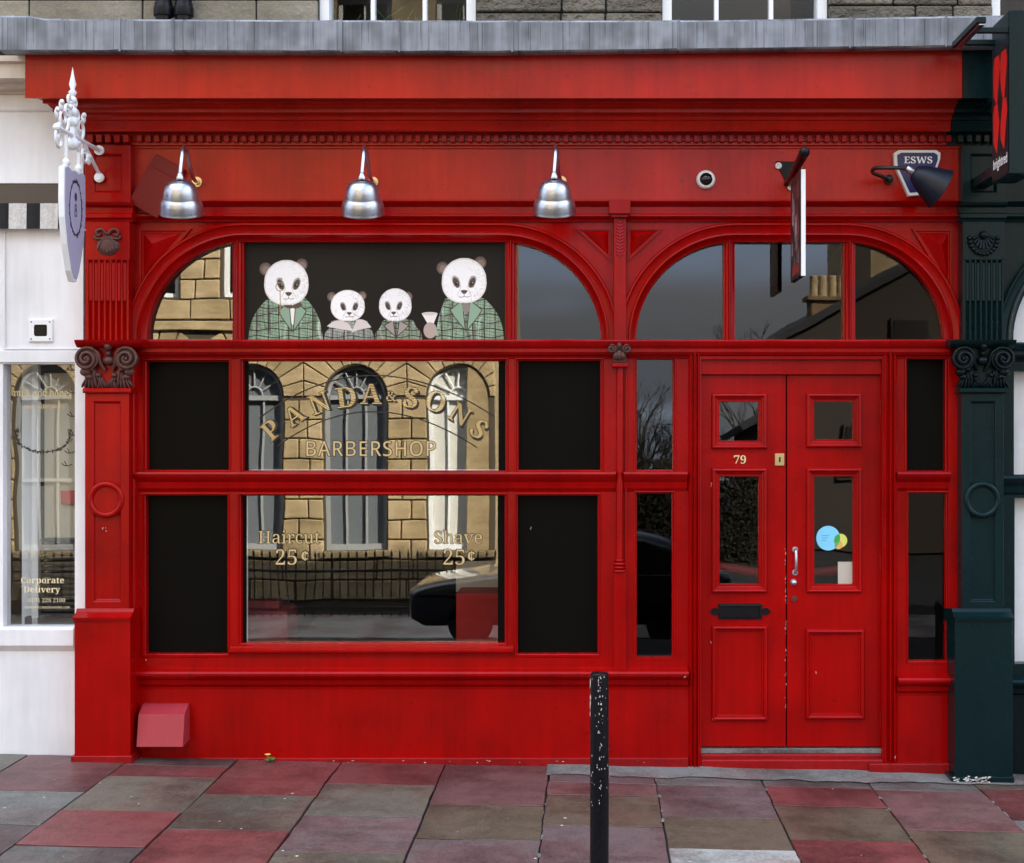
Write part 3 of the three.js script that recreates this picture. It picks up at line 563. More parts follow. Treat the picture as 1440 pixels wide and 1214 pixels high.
  const door = (l, r, glass, panel, label) => {
    const d = part('door', plate(l, r, 528, 1050, glass.map(g => [g[0], g[1], g[2], g[3]]), dz - 0.045, dz), M.red, shop);
    d.userData.label = label;
    for (const g of glass) {
      part('door_pane_frame', fp(g[0] - 12, g[1] + 11, g[2] - 12, g[3] + 12, dz, [[0, dz], [0.001, dz + 0.012], [0.006, dz + 0.021], [0.013, dz + 0.024], [0.019, dz + 0.02], [0.022, dz + 0.009], [0.029, dz + 0.008], [0.032, dz + 0.002], [0.039, dz - 0.002], [0.041, dz - 0.01], [0.046, dz - 0.012], [0.047, dz - 0.03]]), M.red, d);
      const pane = sheet(fx(g[0] - 2, dz), fx(g[1] + 2, dz), fy(g[3] + 2, dz), fy(g[2] - 2, dz), 0), py = fy((g[2] + g[3]) / 2, dz);
      pane.translate(0, -py, 0).rotateX(l < 1000 && g[3] < 640 ? -0.028 : 0).translate(0, py, dz - 0.029);   // one pane sits a little loose in its rebate
      part('door_pane', pane, M.glassDoor, d);
    }
    part('door_panel', fp(...panel, dz, [[0, dz], [0.001, dz + 0.012], [0.007, dz + 0.021], [0.015, dz + 0.024], [0.022, dz + 0.019], [0.027, dz + 0.007], [0.034, dz + 0.006], [0.038, dz - 0.004], [0.046, dz - 0.014], [0.05, dz - 0.014]], true), M.red, d);
    return d;
  };
  const dl = door(985.5, 1105, [[1012, 1068, 565, 620], [1012, 1068, 670, 822]], [1000, 1080, 879, 1014], 'left hand door leaf with letter slot and number'), dr = door(1107, 1241, [[1145, 1201, 565, 618], [1145, 1201, 670, 822]], [1132, 1216, 884, 1012], 'right hand door leaf with pull handle and round sticker');
  part('letter_plate', [fp(1010, 1072, 849, 871, dz, [[0, dz], [0.002, dz + 0.01], [0.012, dz + 0.012], [0.014, dz + 0.004], [0.02, dz + 0.002]]), ...[-1, 1].map(s => poly([[0, 0.012], [0.028 * s, 0.022], [0.045 * s, 0.006], [0.052 * s, 0], [0.045 * s, -0.006], [0.028 * s, -0.022], [0, -0.012]].map(([x, y]) => [fx(s < 0 ? 1011 : 1071, dz) + x, fy(860, dz) + y]), dz, dz + 0.008, 0.001))], M.blackPaint, dl);
  part('letter_flap', bp(1014, 1068, 852, 868, dz, dz + 0.004, 0.001), M.blackPaint, dl);
  const num = print(128, 96, (g, w, h) => { g.clearRect(0, 0, w, h); g.fillStyle = '#e8d3a0'; g.font = 'bold 84px serif'; g.textAlign = 'center'; g.textBaseline = 'middle'; g.fillText('79', w / 2, h / 2 + 4); }, { transparent: true, metalness: 0.5, roughness: 0.35 });
  part('door_number', sheet(fx(1028, dz), fx(1053, dz), fy(655, dz), fy(636.5, dz), dz + 0.004), num, dl, true);
  part('latch_lock', [bp(1090, 1103, 638, 655, dz, dz + 0.012, 0.002), disc(fx(1096, dz), fy(646, dz), dz + 0.012, dz + 0.018, 0.014)], M.brass, dl);
  part('keyhole_shade', bp(1095.5, 1098, 643, 650, dz + 0.012, dz + 0.0195, 0.0005), M.holeShade, dl);  // small raised dark block, painted as the shade in the key slot
  const hx = fx(1118, dz), h0 = fy(773, dz), h1 = fy(805, dz);
  part('pull_handle', [tube([[hx, h0, dz], [hx, h0 - 0.004, dz + 0.035], [hx, h0 - 0.03, dz + 0.045], [hx, (h0 + h1) / 2, dz + 0.048], [hx, h1 + 0.03, dz + 0.045], [hx, h1 + 0.004, dz + 0.035], [hx, h1, dz]], 0.0085, 40, 10), disc(hx, h0, dz, dz + 0.006, 0.016), disc(hx, h1, dz, dz + 0.006, 0.016)], M.steel, dr);
  part('door_knob', [ball(fx(1116, dz), fy(819, dz), dz + 0.02, 0.017, 0.017, 0.014, 16), disc(fx(1116, dz), fy(819, dz), dz, dz + 0.008, 0.018)], M.steel, dr);
  part('key_escutcheon', [disc(fx(1117, dz), fy(842, dz), dz, dz + 0.008, 0.016), disc(fx(1117, dz), fy(842, dz), dz + 0.008, dz + 0.014, 0.009)], M.brown, dr);
  for (const y of [573, 790, 1012]) part('hinge', [0, 1, 2].map(k => rod([fx(1238, dz), fy(y - 11 + k * 8, dz), dz + 0.006], [fx(1238, dz), fy(y - 11 + k * 8 + 7, dz), dz + 0.006], 0.0065, 0.0065, 8)), M.redOld, dr);
  const st = print(256, 200, (g, w, h) => { g.clearRect(0, 0, w, h); const c = (x, y, r, f) => { g.fillStyle = f; g.beginPath(); g.arc(x, y, r, 0, 7); g.fill(); }; c(196, 118, 52, '#d5d868'); c(178, 150, 34, '#e0a860'); c(98, 100, 94, '#7fd0f2'); g.save(); g.beginPath(); g.arc(98, 100, 94, 0, 7); g.clip(); c(196, 118, 52, '#3fa048'); c(178, 158, 30, '#6fa860'); g.restore(); g.fillStyle = '#4a90b8'; for (let k = 0; k < 3; k++) g.fillRect(48, 78 + k * 18, 60 - k * 12, 5); }, { transparent: true, roughness: 0.4 });
  tag(part('round_sticker', sheet(fx(1148, dz), fx(1194, dz), fy(776, dz), fy(739, dz), dz - 0.022), st, dr, true), 'pale blue, green and yellow round sticker on the pane');
  // --- threshold
  part('threshold', [box(fx(985), fx(1243), yb(1243) - 0.02, fy(1062), -0.2, -0.02, 0.01), box(fx(985), fx(1243), yb(1243) - 0.02, fy(1068), -0.1, 0.004, 0.012)], M.redOld, shop);
  part('threshold_stone', box(fx(985), fx(1243), fy(1062), fy(1056), -0.2, -0.035, 0.003), M.concrete, shop);
  // --- flaked paint where bare wood shows
  const fl = [], fleck = (x, y, z, w, h) => { const n = 6, p = []; for (let k = 0; k < n; k++) { const a = k / n * 6.283; p.push([x + w * rr(0.4, 1) * Math.cos(a), y + h * rr(0.4, 1) * Math.sin(a), z]); } for (let k = 1; k + 1 < n; k++) fl.push(p[0], p[k], p[k + 1]); };
  for (let k = 0; k < 34; k++) fleck(fx(1105.3 + rr(-1.4, 0.6), dz), fy(760 + 260 * rnd(), dz), dz + 0.0012, rr(0.0008, 0.0025), rr(0.002, 0.009));
  for (let k = 0; k < 26; k++) fleck(fx(rr(185, 960)), yb(600) + 0.004 + rr(0, 0.014), 0.0215, rr(0.003, 0.014), rr(0.001, 0.004));
  for (const [x, y, z] of [[1000, 903, dz + 0.016], [1147, 945, dz + 0.006], [1000, 683, dz + 0.019], [1003, 1010, dz + 0.019], [1258, 1066, 0.022], [980, 925, 0.001], [963, 951, 0.069], [746, 744, 0.0], [145, 744, 0.09], [149, 744, 0.09], [205, 926, 0.0]]) for (let k = 0; k < 2; k++) fleck(fx(x + rr(-1, 1), z), fy(y + rr(-3, 3), z), z + 0.0014, 0.002, 0.006);
  const flm = part('paint_chips', soup(fl), M.chip, shop); flm.userData.kind = 'stuff';
}

// ------------------------------------------------------------------ middle panes, lettering, print
{
  const zg = -0.07;
  const top = part('printed_panel', sheet(fx(340), fx(711), fy(478), fy(338), -0.07), print(1325, 490, (g) => {
    g.fillStyle = '#211e1b'; g.fillRect(0, 0, 1325, 490); g.translate(-75, -35);
    const el = (x, y, a, b, f, r = 0) => { g.fillStyle = f; g.beginPath(); g.ellipse(x, y, a, b, r, 0, 7); g.fill(); };
    const tartan = (path, base, dark, light) => {
      g.save(); path(); g.clip(); g.fillStyle = base; g.fillRect(0, 0, 1500, 600);
      for (let k = 0; k < 122; k++) { const x = 80 + k * 11 + rr(-2, 2); g.strokeStyle = k % 5 === 0 ? dark : k % 5 === 2 ? '#6a4f49' : light; g.lineWidth = k % 5 === 0 ? 5.5 : 2.4; g.globalAlpha = k % 5 === 0 ? 0.85 : 0.6; g.beginPath(); g.moveTo(x, 260); g.quadraticCurveTo(x + rr(-14, 14), 400, x + rr(-8, 8), 540); g.stroke(); }
      for (let k = 0; k < 22; k++) { const y = 290 + k * 12; g.strokeStyle = k % 3 === 0 ? dark : '#6a4f49'; g.lineWidth = k % 3 === 0 ? 5.5 : 2.4; g.globalAlpha = 0.8; g.beginPath(); g.moveTo(60, y); for (let x = 60; x < 1440; x += 30) g.lineTo(x, y + 6 * Math.sin(x * 0.04 + k)); g.stroke(); }
      g.globalAlpha = 1; for (let k = 0; k < 380; k++) { g.fillStyle = rnd() > 0.5 ? 'rgba(30,25,22,.35)' : 'rgba(225,240,230,.22)'; g.fillRect(rr(80, 1400), rr(280, 530), rr(2, 18), rr(2, 10)); }
      for (let k = 0; k < 46; k++) { const x = rr(80, 1400), y = rr(300, 430); g.strokeStyle = rnd() > 0.45 ? 'rgba(60,48,42,.28)' : 'rgba(232,238,228,.3)'; g.lineWidth = rr(5, 16); g.lineCap = 'round'; g.beginPath(); g.moveTo(x, y); g.quadraticCurveTo(x + rr(-26, 26), y + 60, x + rr(-16, 16), y + rr(80, 150)); g.stroke(); }
      g.restore();
    };
    const coat = (x0, x1, y, xs0, xs1) => () => { g.beginPath(); g.moveTo(x0, 530); g.bezierCurveTo(x0 + 4, 450, x0 + 20, y + 70, xs0, y); g.bezierCurveTo(xs0 + 30, y - 16, xs1 - 30, y - 16, xs1, y); g.bezierCurveTo(x1 - 18, y + 70, x1 - 4, 450, x1, 530); g.closePath(); };
    const lapel = (x, y, s, h, f) => { g.fillStyle = f; g.strokeStyle = '#473a36'; g.lineWidth = 4; for (const q of [-1, 1]) { g.beginPath(); g.moveTo(x + q * s * 0.25, y); g.lineTo(x + q * s, y + h * 0.32); g.lineTo(x + q * s * 0.75, y + h * 0.55); g.lineTo(x + q * 4, y + h); g.closePath(); g.fill(); g.stroke(); } };
    const head = (x, y, a, b, t) => {              // round white face, grey eye patches set low and close, small nose
      const blob = (k, f) => { g.fillStyle = f; g.beginPath(); for (let q = 0; q <= 60; q++) { const u = q / 60 * 6.2832, c = Math.cos(u), n = Math.sin(u), r = 1 + (n > 0 ? 0.12 * Math.abs(c) * n : -0.03 * n) + 0.004 * Math.sin(u * 17); g.lineTo(x + a * k * r * c, y + b * k * r * n); } g.fill(); };
      blob(1, '#e9e5df'); blob(0.93, '#fbfaf8');
      for (let k = 0; k < 300; k++) { const q = rnd() * 6.283, r = Math.sqrt(rr(0.3, 0.84)), px = x + a * r * Math.cos(q), py = y + b * r * Math.sin(q), side = Math.cos(q) > 0.25; g.strokeStyle = side && rnd() > 0.4 ? 'rgba(150,140,134,.4)' : rnd() > 0.6 ? 'rgba(190,182,175,.35)' : 'rgba(255,255,255,.85)'; g.lineWidth = 1.6; g.beginPath(); g.moveTo(px, py); g.lineTo(px + 9 * Math.cos(q), py + 9 * Math.sin(q) + 3); g.stroke(); }
      const nx = x + a * (t + 0.04), ny = y + b * 0.5;
      for (const s of [-1, 1]) {
        const ex_ = nx + s * a * 0.36, ey = y + b * 0.05;
        el(ex_, ey, a * 0.16, b * 0.3, 'rgba(140,128,118,.6)', s * 0.42); el(ex_, ey + b * 0.03, a * 0.125, b * 0.24, '#5a4e47', s * 0.42); el(ex_ - s * a * 0.02, ey + b * 0.07, a * 0.06, b * 0.085, '#2b2320'); el(ex_ - s * a * 0.02 + 3, ey + b * 0.045, a * 0.018, b * 0.022, '#fff');
        for (let k = 0; k < 26; k++) { const u = rnd() * 6.28; g.strokeStyle = 'rgba(90,78,70,.5)'; g.lineWidth = 1.5; g.beginPath(); g.moveTo(ex_ + a * 0.1 * Math.cos(u), ey + b * 0.2 * Math.sin(u)); g.lineTo(ex_ + a * 0.15 * Math.cos(u), ey + b * 0.28 * Math.sin(u)); g.stroke(); }
        g.strokeStyle = 'rgba(170,160,152,.5)'; g.lineWidth = 3; g.beginPath(); g.moveTo(nx + s * a * 0.14, y + b * 0.2); g.quadraticCurveTo(nx + s * a * 0.2, ny, nx + s * a * 0.34, ny + b * 0.16); g.stroke();
      }
      g.fillStyle = '#6b5d57'; g.beginPath(); g.moveTo(nx - a * 0.16, ny - b * 0.05); g.quadraticCurveTo(nx, ny - b * 0.12, nx + a * 0.16, ny - b * 0.05); g.quadraticCurveTo(nx + a * 0.08, ny + b * 0.1, nx, ny + b * 0.1); g.quadraticCurveTo(nx - a * 0.08, ny + b * 0.1, nx - a * 0.16, ny - b * 0.05); g.fill(); el(nx - a * 0.06, ny + b * 0.01, a * 0.035, b * 0.03, '#2a211e'); el(nx + a * 0.06, ny + b * 0.01, a * 0.035, b * 0.03, '#2a211e');
      g.strokeStyle = '#8d8078'; g.lineWidth = 3; g.beginPath(); g.moveTo(nx, ny + b * 0.1); g.lineTo(nx, ny + b * 0.2); g.moveTo(nx - a * 0.24, ny + b * 0.22); g.quadraticCurveTo(nx - a * 0.1, ny + b * 0.28, nx, ny + b * 0.2); g.quadraticCurveTo(nx + a * 0.12, ny + b * 0.28, nx + a * 0.26, ny + b * 0.2); g.stroke();
    };
    const ear = (x, y, r) => { el(x, y, r, r * 1.02, '#74635b'); el(x + 3, y + 4, r * 0.62, r * 0.62, '#8d7c72'); for (let k = 0; k < 40; k++) { const q = rnd() * 6.28; g.strokeStyle = '#54463f'; g.lineWidth = 2; g.beginPath(); g.moveTo(x + r * 0.8 * Math.cos(q), y + r * 0.8 * Math.sin(q)); g.lineTo(x + r * 1.1 * Math.cos(q), y + r * 1.1 * Math.sin(q)); g.stroke(); } };
    // first bear: monocle and bow tie
    tartan(coat(92, 470, 318, 190, 385), '#83a688', '#2f2925', '#c6d6c2');
    g.fillStyle = '#f4f1ec'; g.beginPath(); g.moveTo(262, 345); g.lineTo(366, 345); g.lineTo(318, 450); g.fill(); lapel(316, 330, 70, 150, '#8fab91'); el(294, 352, 26, 13, '#5d4f49', 0.3); el(340, 352, 26, 13, '#5d4f49', -0.3);
    ear(180, 170, 31); ear(363, 148, 29); head(285, 238, 112, 110, 0.06); g.strokeStyle = '#a58a5c'; g.lineWidth = 4; g.beginPath(); g.arc(253, 258, 21, 0, 7); g.moveTo(253, 280); g.lineTo(256, 400); g.stroke();
    // two cubs
    tartan(coat(476, 730, 430, 512, 696), '#8a9a8f', '#3a3330', '#c8cdc8'); g.fillStyle = '#d9d2cc'; g.beginPath(); g.moveTo(490, 455); g.quadraticCurveTo(540, 405, 600, 440); g.lineTo(624, 478); g.lineTo(560, 470); g.closePath(); g.fill(); g.beginPath(); g.moveTo(716, 460); g.quadraticCurveTo(680, 405, 640, 425); g.lineTo(615, 485); g.lineTo(660, 470); g.closePath(); g.fill();
    ear(515, 308, 23); ear(670, 302, 21); head(596, 352, 86, 76, 0.05);
    tartan(coat(732, 974, 428, 772, 930), '#86a68c', '#3b2a24', '#a9876f'); lapel(842, 425, 62, 80, '#a59d95');
    ear(900, 308, 24); head(837, 348, 82, 80, -0.14);
    // last bear with a cup
    tartan(coat(1040, 1388, 318, 1090, 1290), '#86a98b', '#2f2925', '#c6d6c2'); lapel(1196, 325, 80, 150, '#91ad94'); el(1196, 360, 20, 30, '#8f857e');
    g.fillStyle = '#f1ece4'; g.beginPath(); g.moveTo(970, 390); g.lineTo(1052, 390); g.lineTo(1028, 450); g.lineTo(1000, 440); g.closePath(); g.fill(); el(1014, 475, 34, 40, '#b7a79c'); el(1012, 392, 40, 9, '#d8d0c6');
    ear(1077, 165, 30); ear(1268, 138, 30); head(1186, 228, 113, 110, -0.04);
  }, { roughness: 0.4, specularIntensity: 0.25 }), shop, true);
  tag(top, 'black panel printed with four pandas in tartan jackets');
  // glass of the middle and lower light, with black borders behind
  const mid = part('window_pane', sheet(fx(336), fx(714), fy(666), fy(504), zg), M.glassMirror, shop);
  const low = part('window_pane', sheet(fx(333), fx(714), fy(909), fy(694), zg), M.glassMirror, shop);
  for (const [a, b, c, d, w] of [[338, 713, 504, 665, mid], [335, 712, 694, 908, low]]) for (const [l, r] of [[a, a + 11.5], [b - 12, b]]) part('black_border', bp(l, r, c, d, zg - 0.02, zg + 0.003, 0), M.blackFilm, w);
  part('inner_ledge', bp(350, 700, 661, 666, -0.2, -0.08, 0.002), M.whiteFrame, mid);
  part('inner_edge', [bp(347, 348, 697, 908, -0.085, -0.075, 0)], M.whiteFrame, low);
  const gold = (g, s, x, y, lw) => {
    g.lineJoin = 'round'; g.strokeStyle = '#1d1208'; g.lineWidth = lw * 1.7; g.strokeText(s, x, y);
    g.globalAlpha = 0.85; g.fillStyle = '#e3c78e'; g.fillText(s, x, y); g.globalAlpha = 1;
  };
  const ink = { transparent: true, roughness: 0.45 };
  part('lettering', sheet(fx(339), fx(712), fy(664), fy(506), zg + 0.002), print(1343, 569, (g) => {
    g.clearRect(0, 0, 1343, 569); g.translate(-68, -58);
    g.strokeStyle = '#241a10'; g.lineWidth = 6;
    for (const [a, b, c] of [[[145, 355], [700, -78], [1345, 345]], [[235, 500], [710, 140], [1258, 505]]]) { g.beginPath(); g.moveTo(...a); g.quadraticCurveTo(...b, ...c); g.stroke(); }
    g.textAlign = 'center'; g.textBaseline = 'middle';
    for (const [ch, x, y, r, s] of [['P', 205, 415, -0.72, 120], ['A', 322, 340, -0.6, 116], ['N', 452, 278, -0.36, 124], ['D', 590, 248, -0.14, 130], ['A', 716, 232, 0, 130], ['&', 818, 242, 0.05, 62], ['S', 920, 250, 0.16, 130], ['O', 1046, 270, 0.3, 128], ['N', 1170, 335, 0.55, 120], ['S', 1268, 412, 0.72, 120]]) {
      g.save(); g.translate(x, y); g.rotate(r); g.font = `bold ${Math.round(s * 1.12)}px serif`; g.lineJoin = 'round';
      g.fillStyle = '#140d07'; for (let k = 12; k >= 6; k--) g.fillText(ch, k * 0.95, k * 0.75);   // dropped shade of the sign writer's letter
      g.globalCompositeOperation = 'destination-out'; g.fillText(ch, 0, 0); g.globalCompositeOperation = 'source-over';
      g.strokeStyle = '#140d07'; g.lineWidth = 4.5; g.strokeText(ch, 0, 0); g.restore();
      const hatch = document.createElement('canvas'); hatch.width = hatch.height = 220; const q = hatch.getContext('2d'); q.translate(110, 110); q.font = `bold ${Math.round(s * 1.12)}px serif`; q.textAlign = 'center'; q.textBaseline = 'middle'; q.fillStyle = '#e2bf78'; q.fillText(ch, 0, 0);
      q.globalCompositeOperation = 'destination-out'; for (let k = -16; k < 16; k++) q.fillRect(-110, k * 8, 220, 3.4);
      g.save(); g.translate(x, y); g.rotate(r); g.drawImage(hatch, -110, -110); g.restore();
    }
    g.font = '104px sans-serif'; g.textAlign = 'left'; let x = 376; for (const ch of 'BARBERSHOP') { gold(g, ch, x, 510, 3.8); x += g.measureText(ch).width + 4.5; }
  }, ink), mid, true);
  part('lettering', sheet(fx(336), fx(711), fy(907), fy(696), zg + 0.002), print(1350, 760, (g) => {
    g.clearRect(0, 0, 1350, 760); g.translate(-58, -94); g.textAlign = 'center'; g.textBaseline = 'alphabetic';
    g.font = '88px serif'; gold(g, 'Haircut', 298, 346, 3.6); gold(g, 'Shave', 1162, 346, 3.6);
    g.font = '108px serif'; gold(g, '25', 285, 454, 3.6); gold(g, '25', 1142, 454, 3.6); g.font = 'bold 74px serif'; gold(g, '\u00a2', 378, 436, 5); gold(g, '\u00a2', 1228, 436, 5);
  }, ink), low, true);
  // --- the dim room behind the shop windows
  const rm = std(lin(0.05, 0.032, 0.022), { roughness: 0.7 });   // dark brown walls, the dimness of the room put into their colour
  part('room_wall', [box(fx(185), fx(1346), 0, 3.2, -7.1, -7, 0), box(fx(184), fx(186), 0, 3.2, -7, -0.1, 0), box(fx(1345), fx(1347), 0, 3.2, -7, -0.1, 0), box(fx(184), fx(1347), 3.2, 3.3, -7.1, -0.1, 0)], rm, shop);
  part('room_floor', box(fx(184), fx(1347), -0.02, 0.05, -7.1, -0.1, 0), std(lin(0.07, 0.045, 0.03), { roughness: 0.6 }), shop);
  part('partition', box(fx(878), fx(888), 0.05, 3.2, -7, -0.11, 0), rm, shop);
  const redSeat = painted(lin(0.4, 0.02, 0.015), 0.5, 0.002);
  const bz = -0.32;
  const bench = thing('window_bench', 'worn red painted box seat just inside the lower window below the word Shave', 'bench', [fx(675, bz), fy(960, bz), bz]);
  part('seat_box', bp(641, 716, 834, 965, bz - 0.3, bz, 0.01), redSeat, bench);
  part('pale_top_board', bp(641, 716, 790, 833, bz - 0.32, bz - 0.28, 0.004), std(lin(0.5, 0.47, 0.38), { roughness: 0.6 }), bench);
  const chair = thing('red_armchair', 'dark red padded chair inside the lower window below the word Haircut', 'chair', [fx(375, bz), fy(960, bz), bz - 0.1]);
  part('seat', bp(330, 404, 858, 965, bz - 0.35, bz - 0.02, 0.03), std(lin(0.2, 0.012, 0.014), { roughness: 0.6 }), chair);
  part('backrest', bp(376, 408, 838, 960, bz - 0.4, bz - 0.36, 0.02), M.black, chair);
  part('arm', bp(330, 392, 845, 858, bz - 0.1, bz - 0.02, 0.012), std(lin(0.22, 0.015, 0.018), { roughness: 0.6 }), chair);
  const nt = solo('paper_notice', sheet(fx(1178, -0.11), fx(1206, -0.11), fy(826, -0.11), fy(790, -0.11), -0.1), std(lin(0.7, 0.66, 0.58), { roughness: 0.8 }), 'cream paper notice low behind the lower pane of the right hand door', 'notice', [fx(1190, -0.1), fy(808, -0.1), -0.1]);
  const bar = thing('red_bar_rail', 'dark red rail crossing behind the lower door panes', 'rail', [fx(1100, -0.4), fy(815, -0.4), -0.4]);
  part('rail', rod([fx(1000, -0.5), fy(795, -0.5), -0.5], [fx(1100, -0.5), fy(812, -0.5), -0.5], 0.03, 0.03, 10), redSeat, bar);
  part('rail', rod([fx(1100, -0.5), fy(812, -0.5), -0.5], [fx(1212, -0.5), fy(798, -0.5), -0.5], 0.03, 0.03, 10), redSeat, bar);
}

// ------------------------------------------------------------------ fittings on the fascia
{
  const bx0 = fx(277, 0.03), by0 = fy(256, 0.03);
  const lamp = thing('dome_lamp', 'silver dome lamp on a gooseneck above the panda with the monocle', 'lamp', [bx0, by0, 0.02], 'swan neck lamps along the fascia');
  const lx = fx(253, 0.45), ty = by0 - 0.02;
  part('wall_boss', [disc(bx0, by0, 0.02, 0.035, 0.027, 24), disc(bx0, by0, 0.035, 0.055, 0.017, 20)], M.brass, lamp);
  part('gooseneck', tube([[bx0, by0, 0.03], [bx0 + 0.002, by0 + 0.005, 0.1], [bx0 + 0.004, by0 + 0.05, 0.18], [bx0 + 0.01, by0 + 0.125, 0.27], [bx0 + 0.014, by0 + 0.13, 0.34], [lx + 0.002, by0 + 0.09, 0.41], [lx, ty, 0.445], [lx, ty - 0.02, 0.446]], 0.0105, 60, 12), M.steel, lamp);
  part('shade_collar', lathe([[0, 0.022], [0.015, 0.022], [0.017, 0.004], [0.021, 0], [0.021, -0.012], [0.019, -0.016]], 24).translate(lx, ty - 0.022, 0.446), M.steel, lamp);
  const sh = lathe([[0.014, 0], [0.04, -0.003], [0.062, -0.014], [0.077, -0.033], [0.085, -0.058], [0.0885, -0.084], [0.0885, -0.089], [0.093, -0.0915], [0.1, -0.103], [0.105, -0.121], [0.107, -0.146], [0.1075, -0.156], [0.1095, -0.159], [0.1075, -0.162], [0.103, -0.15], [0.094, -0.106], [0.07, -0.04], [0.04, -0.012]], 48).scale(1.02, 1.1, 1.02).rotateX(0.36).rotateZ(-0.05).translate(lx, ty - 0.037, 0.446);
  part('shade', sh, M.steel, lamp);
  part('bulb', [ball(lx, ty - 0.135, 0.41, 0.03, 0.036, 0.03), rod([lx, ty - 0.105, 0.421], [lx, ty - 0.045, 0.443], 0.018, 0.02, 10)], M.whiteFrame, lamp);
  for (const [px, py, dx, label] of [[525, 256, 0, 'silver dome lamp on a gooseneck above the gap between the two small pandas'], [790, 255, 0.0, 'silver dome lamp on a gooseneck beside the narrow carved strip between the arches']]) {
    const c = lamp.clone(); c.name = numbered('dome_lamp'); c.position.set(fx(px, 0.03), fy(py, 0.03), 0.02); c.userData = { ...lamp.userData, label }; if (px > 700) c.rotation.y = -0.13; else c.rotation.y = -0.05; scene.add(c);
  }
  // tilted red box behind the first lamp
  const jb = thing('red_junction_box', 'flat red painted box fixed askew on the fascia behind a dome lamp', 'box', [fx(220, 0.06), fy(262, 0.06), 0.02]);
  const turn = g => g.rotateZ(-0.5).translate(fx(221, 0.06), fy(262, 0.06), 0.02);
  const boxRedShaded = painted(lin(0.2, 0.0015, 0.002), 0.45);  // darker red than the fascia: shading of the box put into its colour
  part('case', turn(box(-0.088, 0.088, -0.15, 0.15, 0, 0.05, 0.004)), boxRedShaded, jb);
  part('lid', turn(box(-0.09, 0.09, -0.152, 0.08, 0.044, 0.062, 0.004)), boxRedShaded, jb);

  // dome camera
  const dc = thing('dome_camera', 'white ringed black dome camera on the red fascia', 'camera', [fx(993, 0.05), fy(252, 0.05), 0.02]);
  part('housing', lathe([[0, 0.001], [0.05, 0.001], [0.052, 0.012], [0.048, 0.03], [0.04, 0.036], [0.034, 0.034]], 32).rotateX(Math.PI / 2).translate(fx(993, 0.05), fy(252, 0.05), 0.02), M.whiteFrame, dc);
  part('dome', new THREE.SphereGeometry(0.035, 24, 16).scale(1, 1, 0.85).translate(fx(993, 0.05), fy(252, 0.05), 0.05), std(lin(0.006, 0.006, 0.006), { roughness: 0.06 }), dc);
  solo('screw_hole', disc(fx(959), fy(255), 0.019, 0.023, 0.008, 10), M.brown, 'small rusty screw plug in the fascia beside the dome camera', 'screw', [fx(959), fy(255), 0.02]);

  // black hanging sign square to the wall
  const hs = thing('hanging_sign', 'narrow black and white sign board hanging from a black bracket above the doors', 'sign', [fx(1108), fy(240), 0.02]);
  const sx = fx(1108, 0.03), X1 = fx(1130, 0.58);
  part('bracket_plate', poly([[fx(1090), fy(228)], [fx(1126), fy(229)], [fx(1117), fy(266)], [fx(1109), fy(268)]], 0.02, 0.034, 0.002), M.blackPaint, hs);
  for (const [px, py] of [[1095, 233], [1112, 263], [1124, 233]]) part('bolt', [new THREE.TorusGeometry(0.0125, 0.0055, 8, 20).translate(fx(px, 0.04), fy(py, 0.04), 0.038), disc(fx(px, 0.04), fy(py, 0.04), 0.034, 0.042, 0.006)], M.whiteFrame, hs);
  part('arm', [rod([X1 - 0.006, fy(258, 0.03), 0.03], [X1 - 0.006, fy(214, 0.66), 0.66], 0.02, 0.026, 14), ball(X1 - 0.006, fy(214, 0.66), 0.66, 0.0265, 0.0265, 0.0265, 14)], M.blackPaint, hs);
  const y0 = fy(388, 0.58), y1 = fy(238, 0.58);
  part('board', box(X1 - 0.012, X1 + 0.01, y0, y1, 0.2, 0.565, 0.002), M.blackPaint, hs);
  part('edge_trim', box(X1 - 0.011, X1 + 0.011, y0, y1, 0.566, 0.58, 0.002), M.whiteFrame, hs);
  const face = print(256, 380, (g, w, h) => { g.fillStyle = '#241a1c'; g.fillRect(0, 0, w, h); for (let k = 0; k < 60; k++) { g.fillStyle = ['#7d6468', '#c9b8bb', '#4b3639', '#8a4a44'][k % 4]; g.globalAlpha = rr(0.25, 0.8); g.fillRect(rr(10, 200), rr(20, 300), rr(10, 46), rr(16, 90)); } g.globalAlpha = 1; g.fillStyle = '#8c2420'; g.fillRect(40, 330, 170, 34); });
  part('printed_face', new THREE.PlaneGeometry(0.36, y1 - y0 - 0.01).rotateY(-Math.PI / 2).translate(X1 - 0.0135, (y0 + y1) / 2, 0.383), face, hs, true);

  // alarm box and the black lamp in front of it
  const al = thing('alarm_box', 'navy alarm box with white border and ESWS lettering high on the fascia', 'alarm', [fx(1290, 0.05), fy(245, 0.05), 0.02]);
  const out = [[1257, 214], [1264, 210], [1318, 210], [1324, 214], [1324, 222], [1306, 274], [1278, 276], [1258, 232]].map(([a, b]) => [fx(a, 0.07), fy(b, 0.07)]);
  const cxy = [fx(1291, 0.07), fy(240, 0.07)], shr = (k, l = out) => l.map(([x, y]) => [cxy[0] + (x - cxy[0]) * k, cxy[1] + (y - cxy[1]) * k]);
  part('case', poly(shr(0.98), 0.02, 0.062, 0.003), M.whiteFrame, al);
  part('cover', poly(shr(0.85), 0.062, 0.067, 0.001), std(lin(0.01, 0.014, 0.1), { roughness: 0.35 }), al);
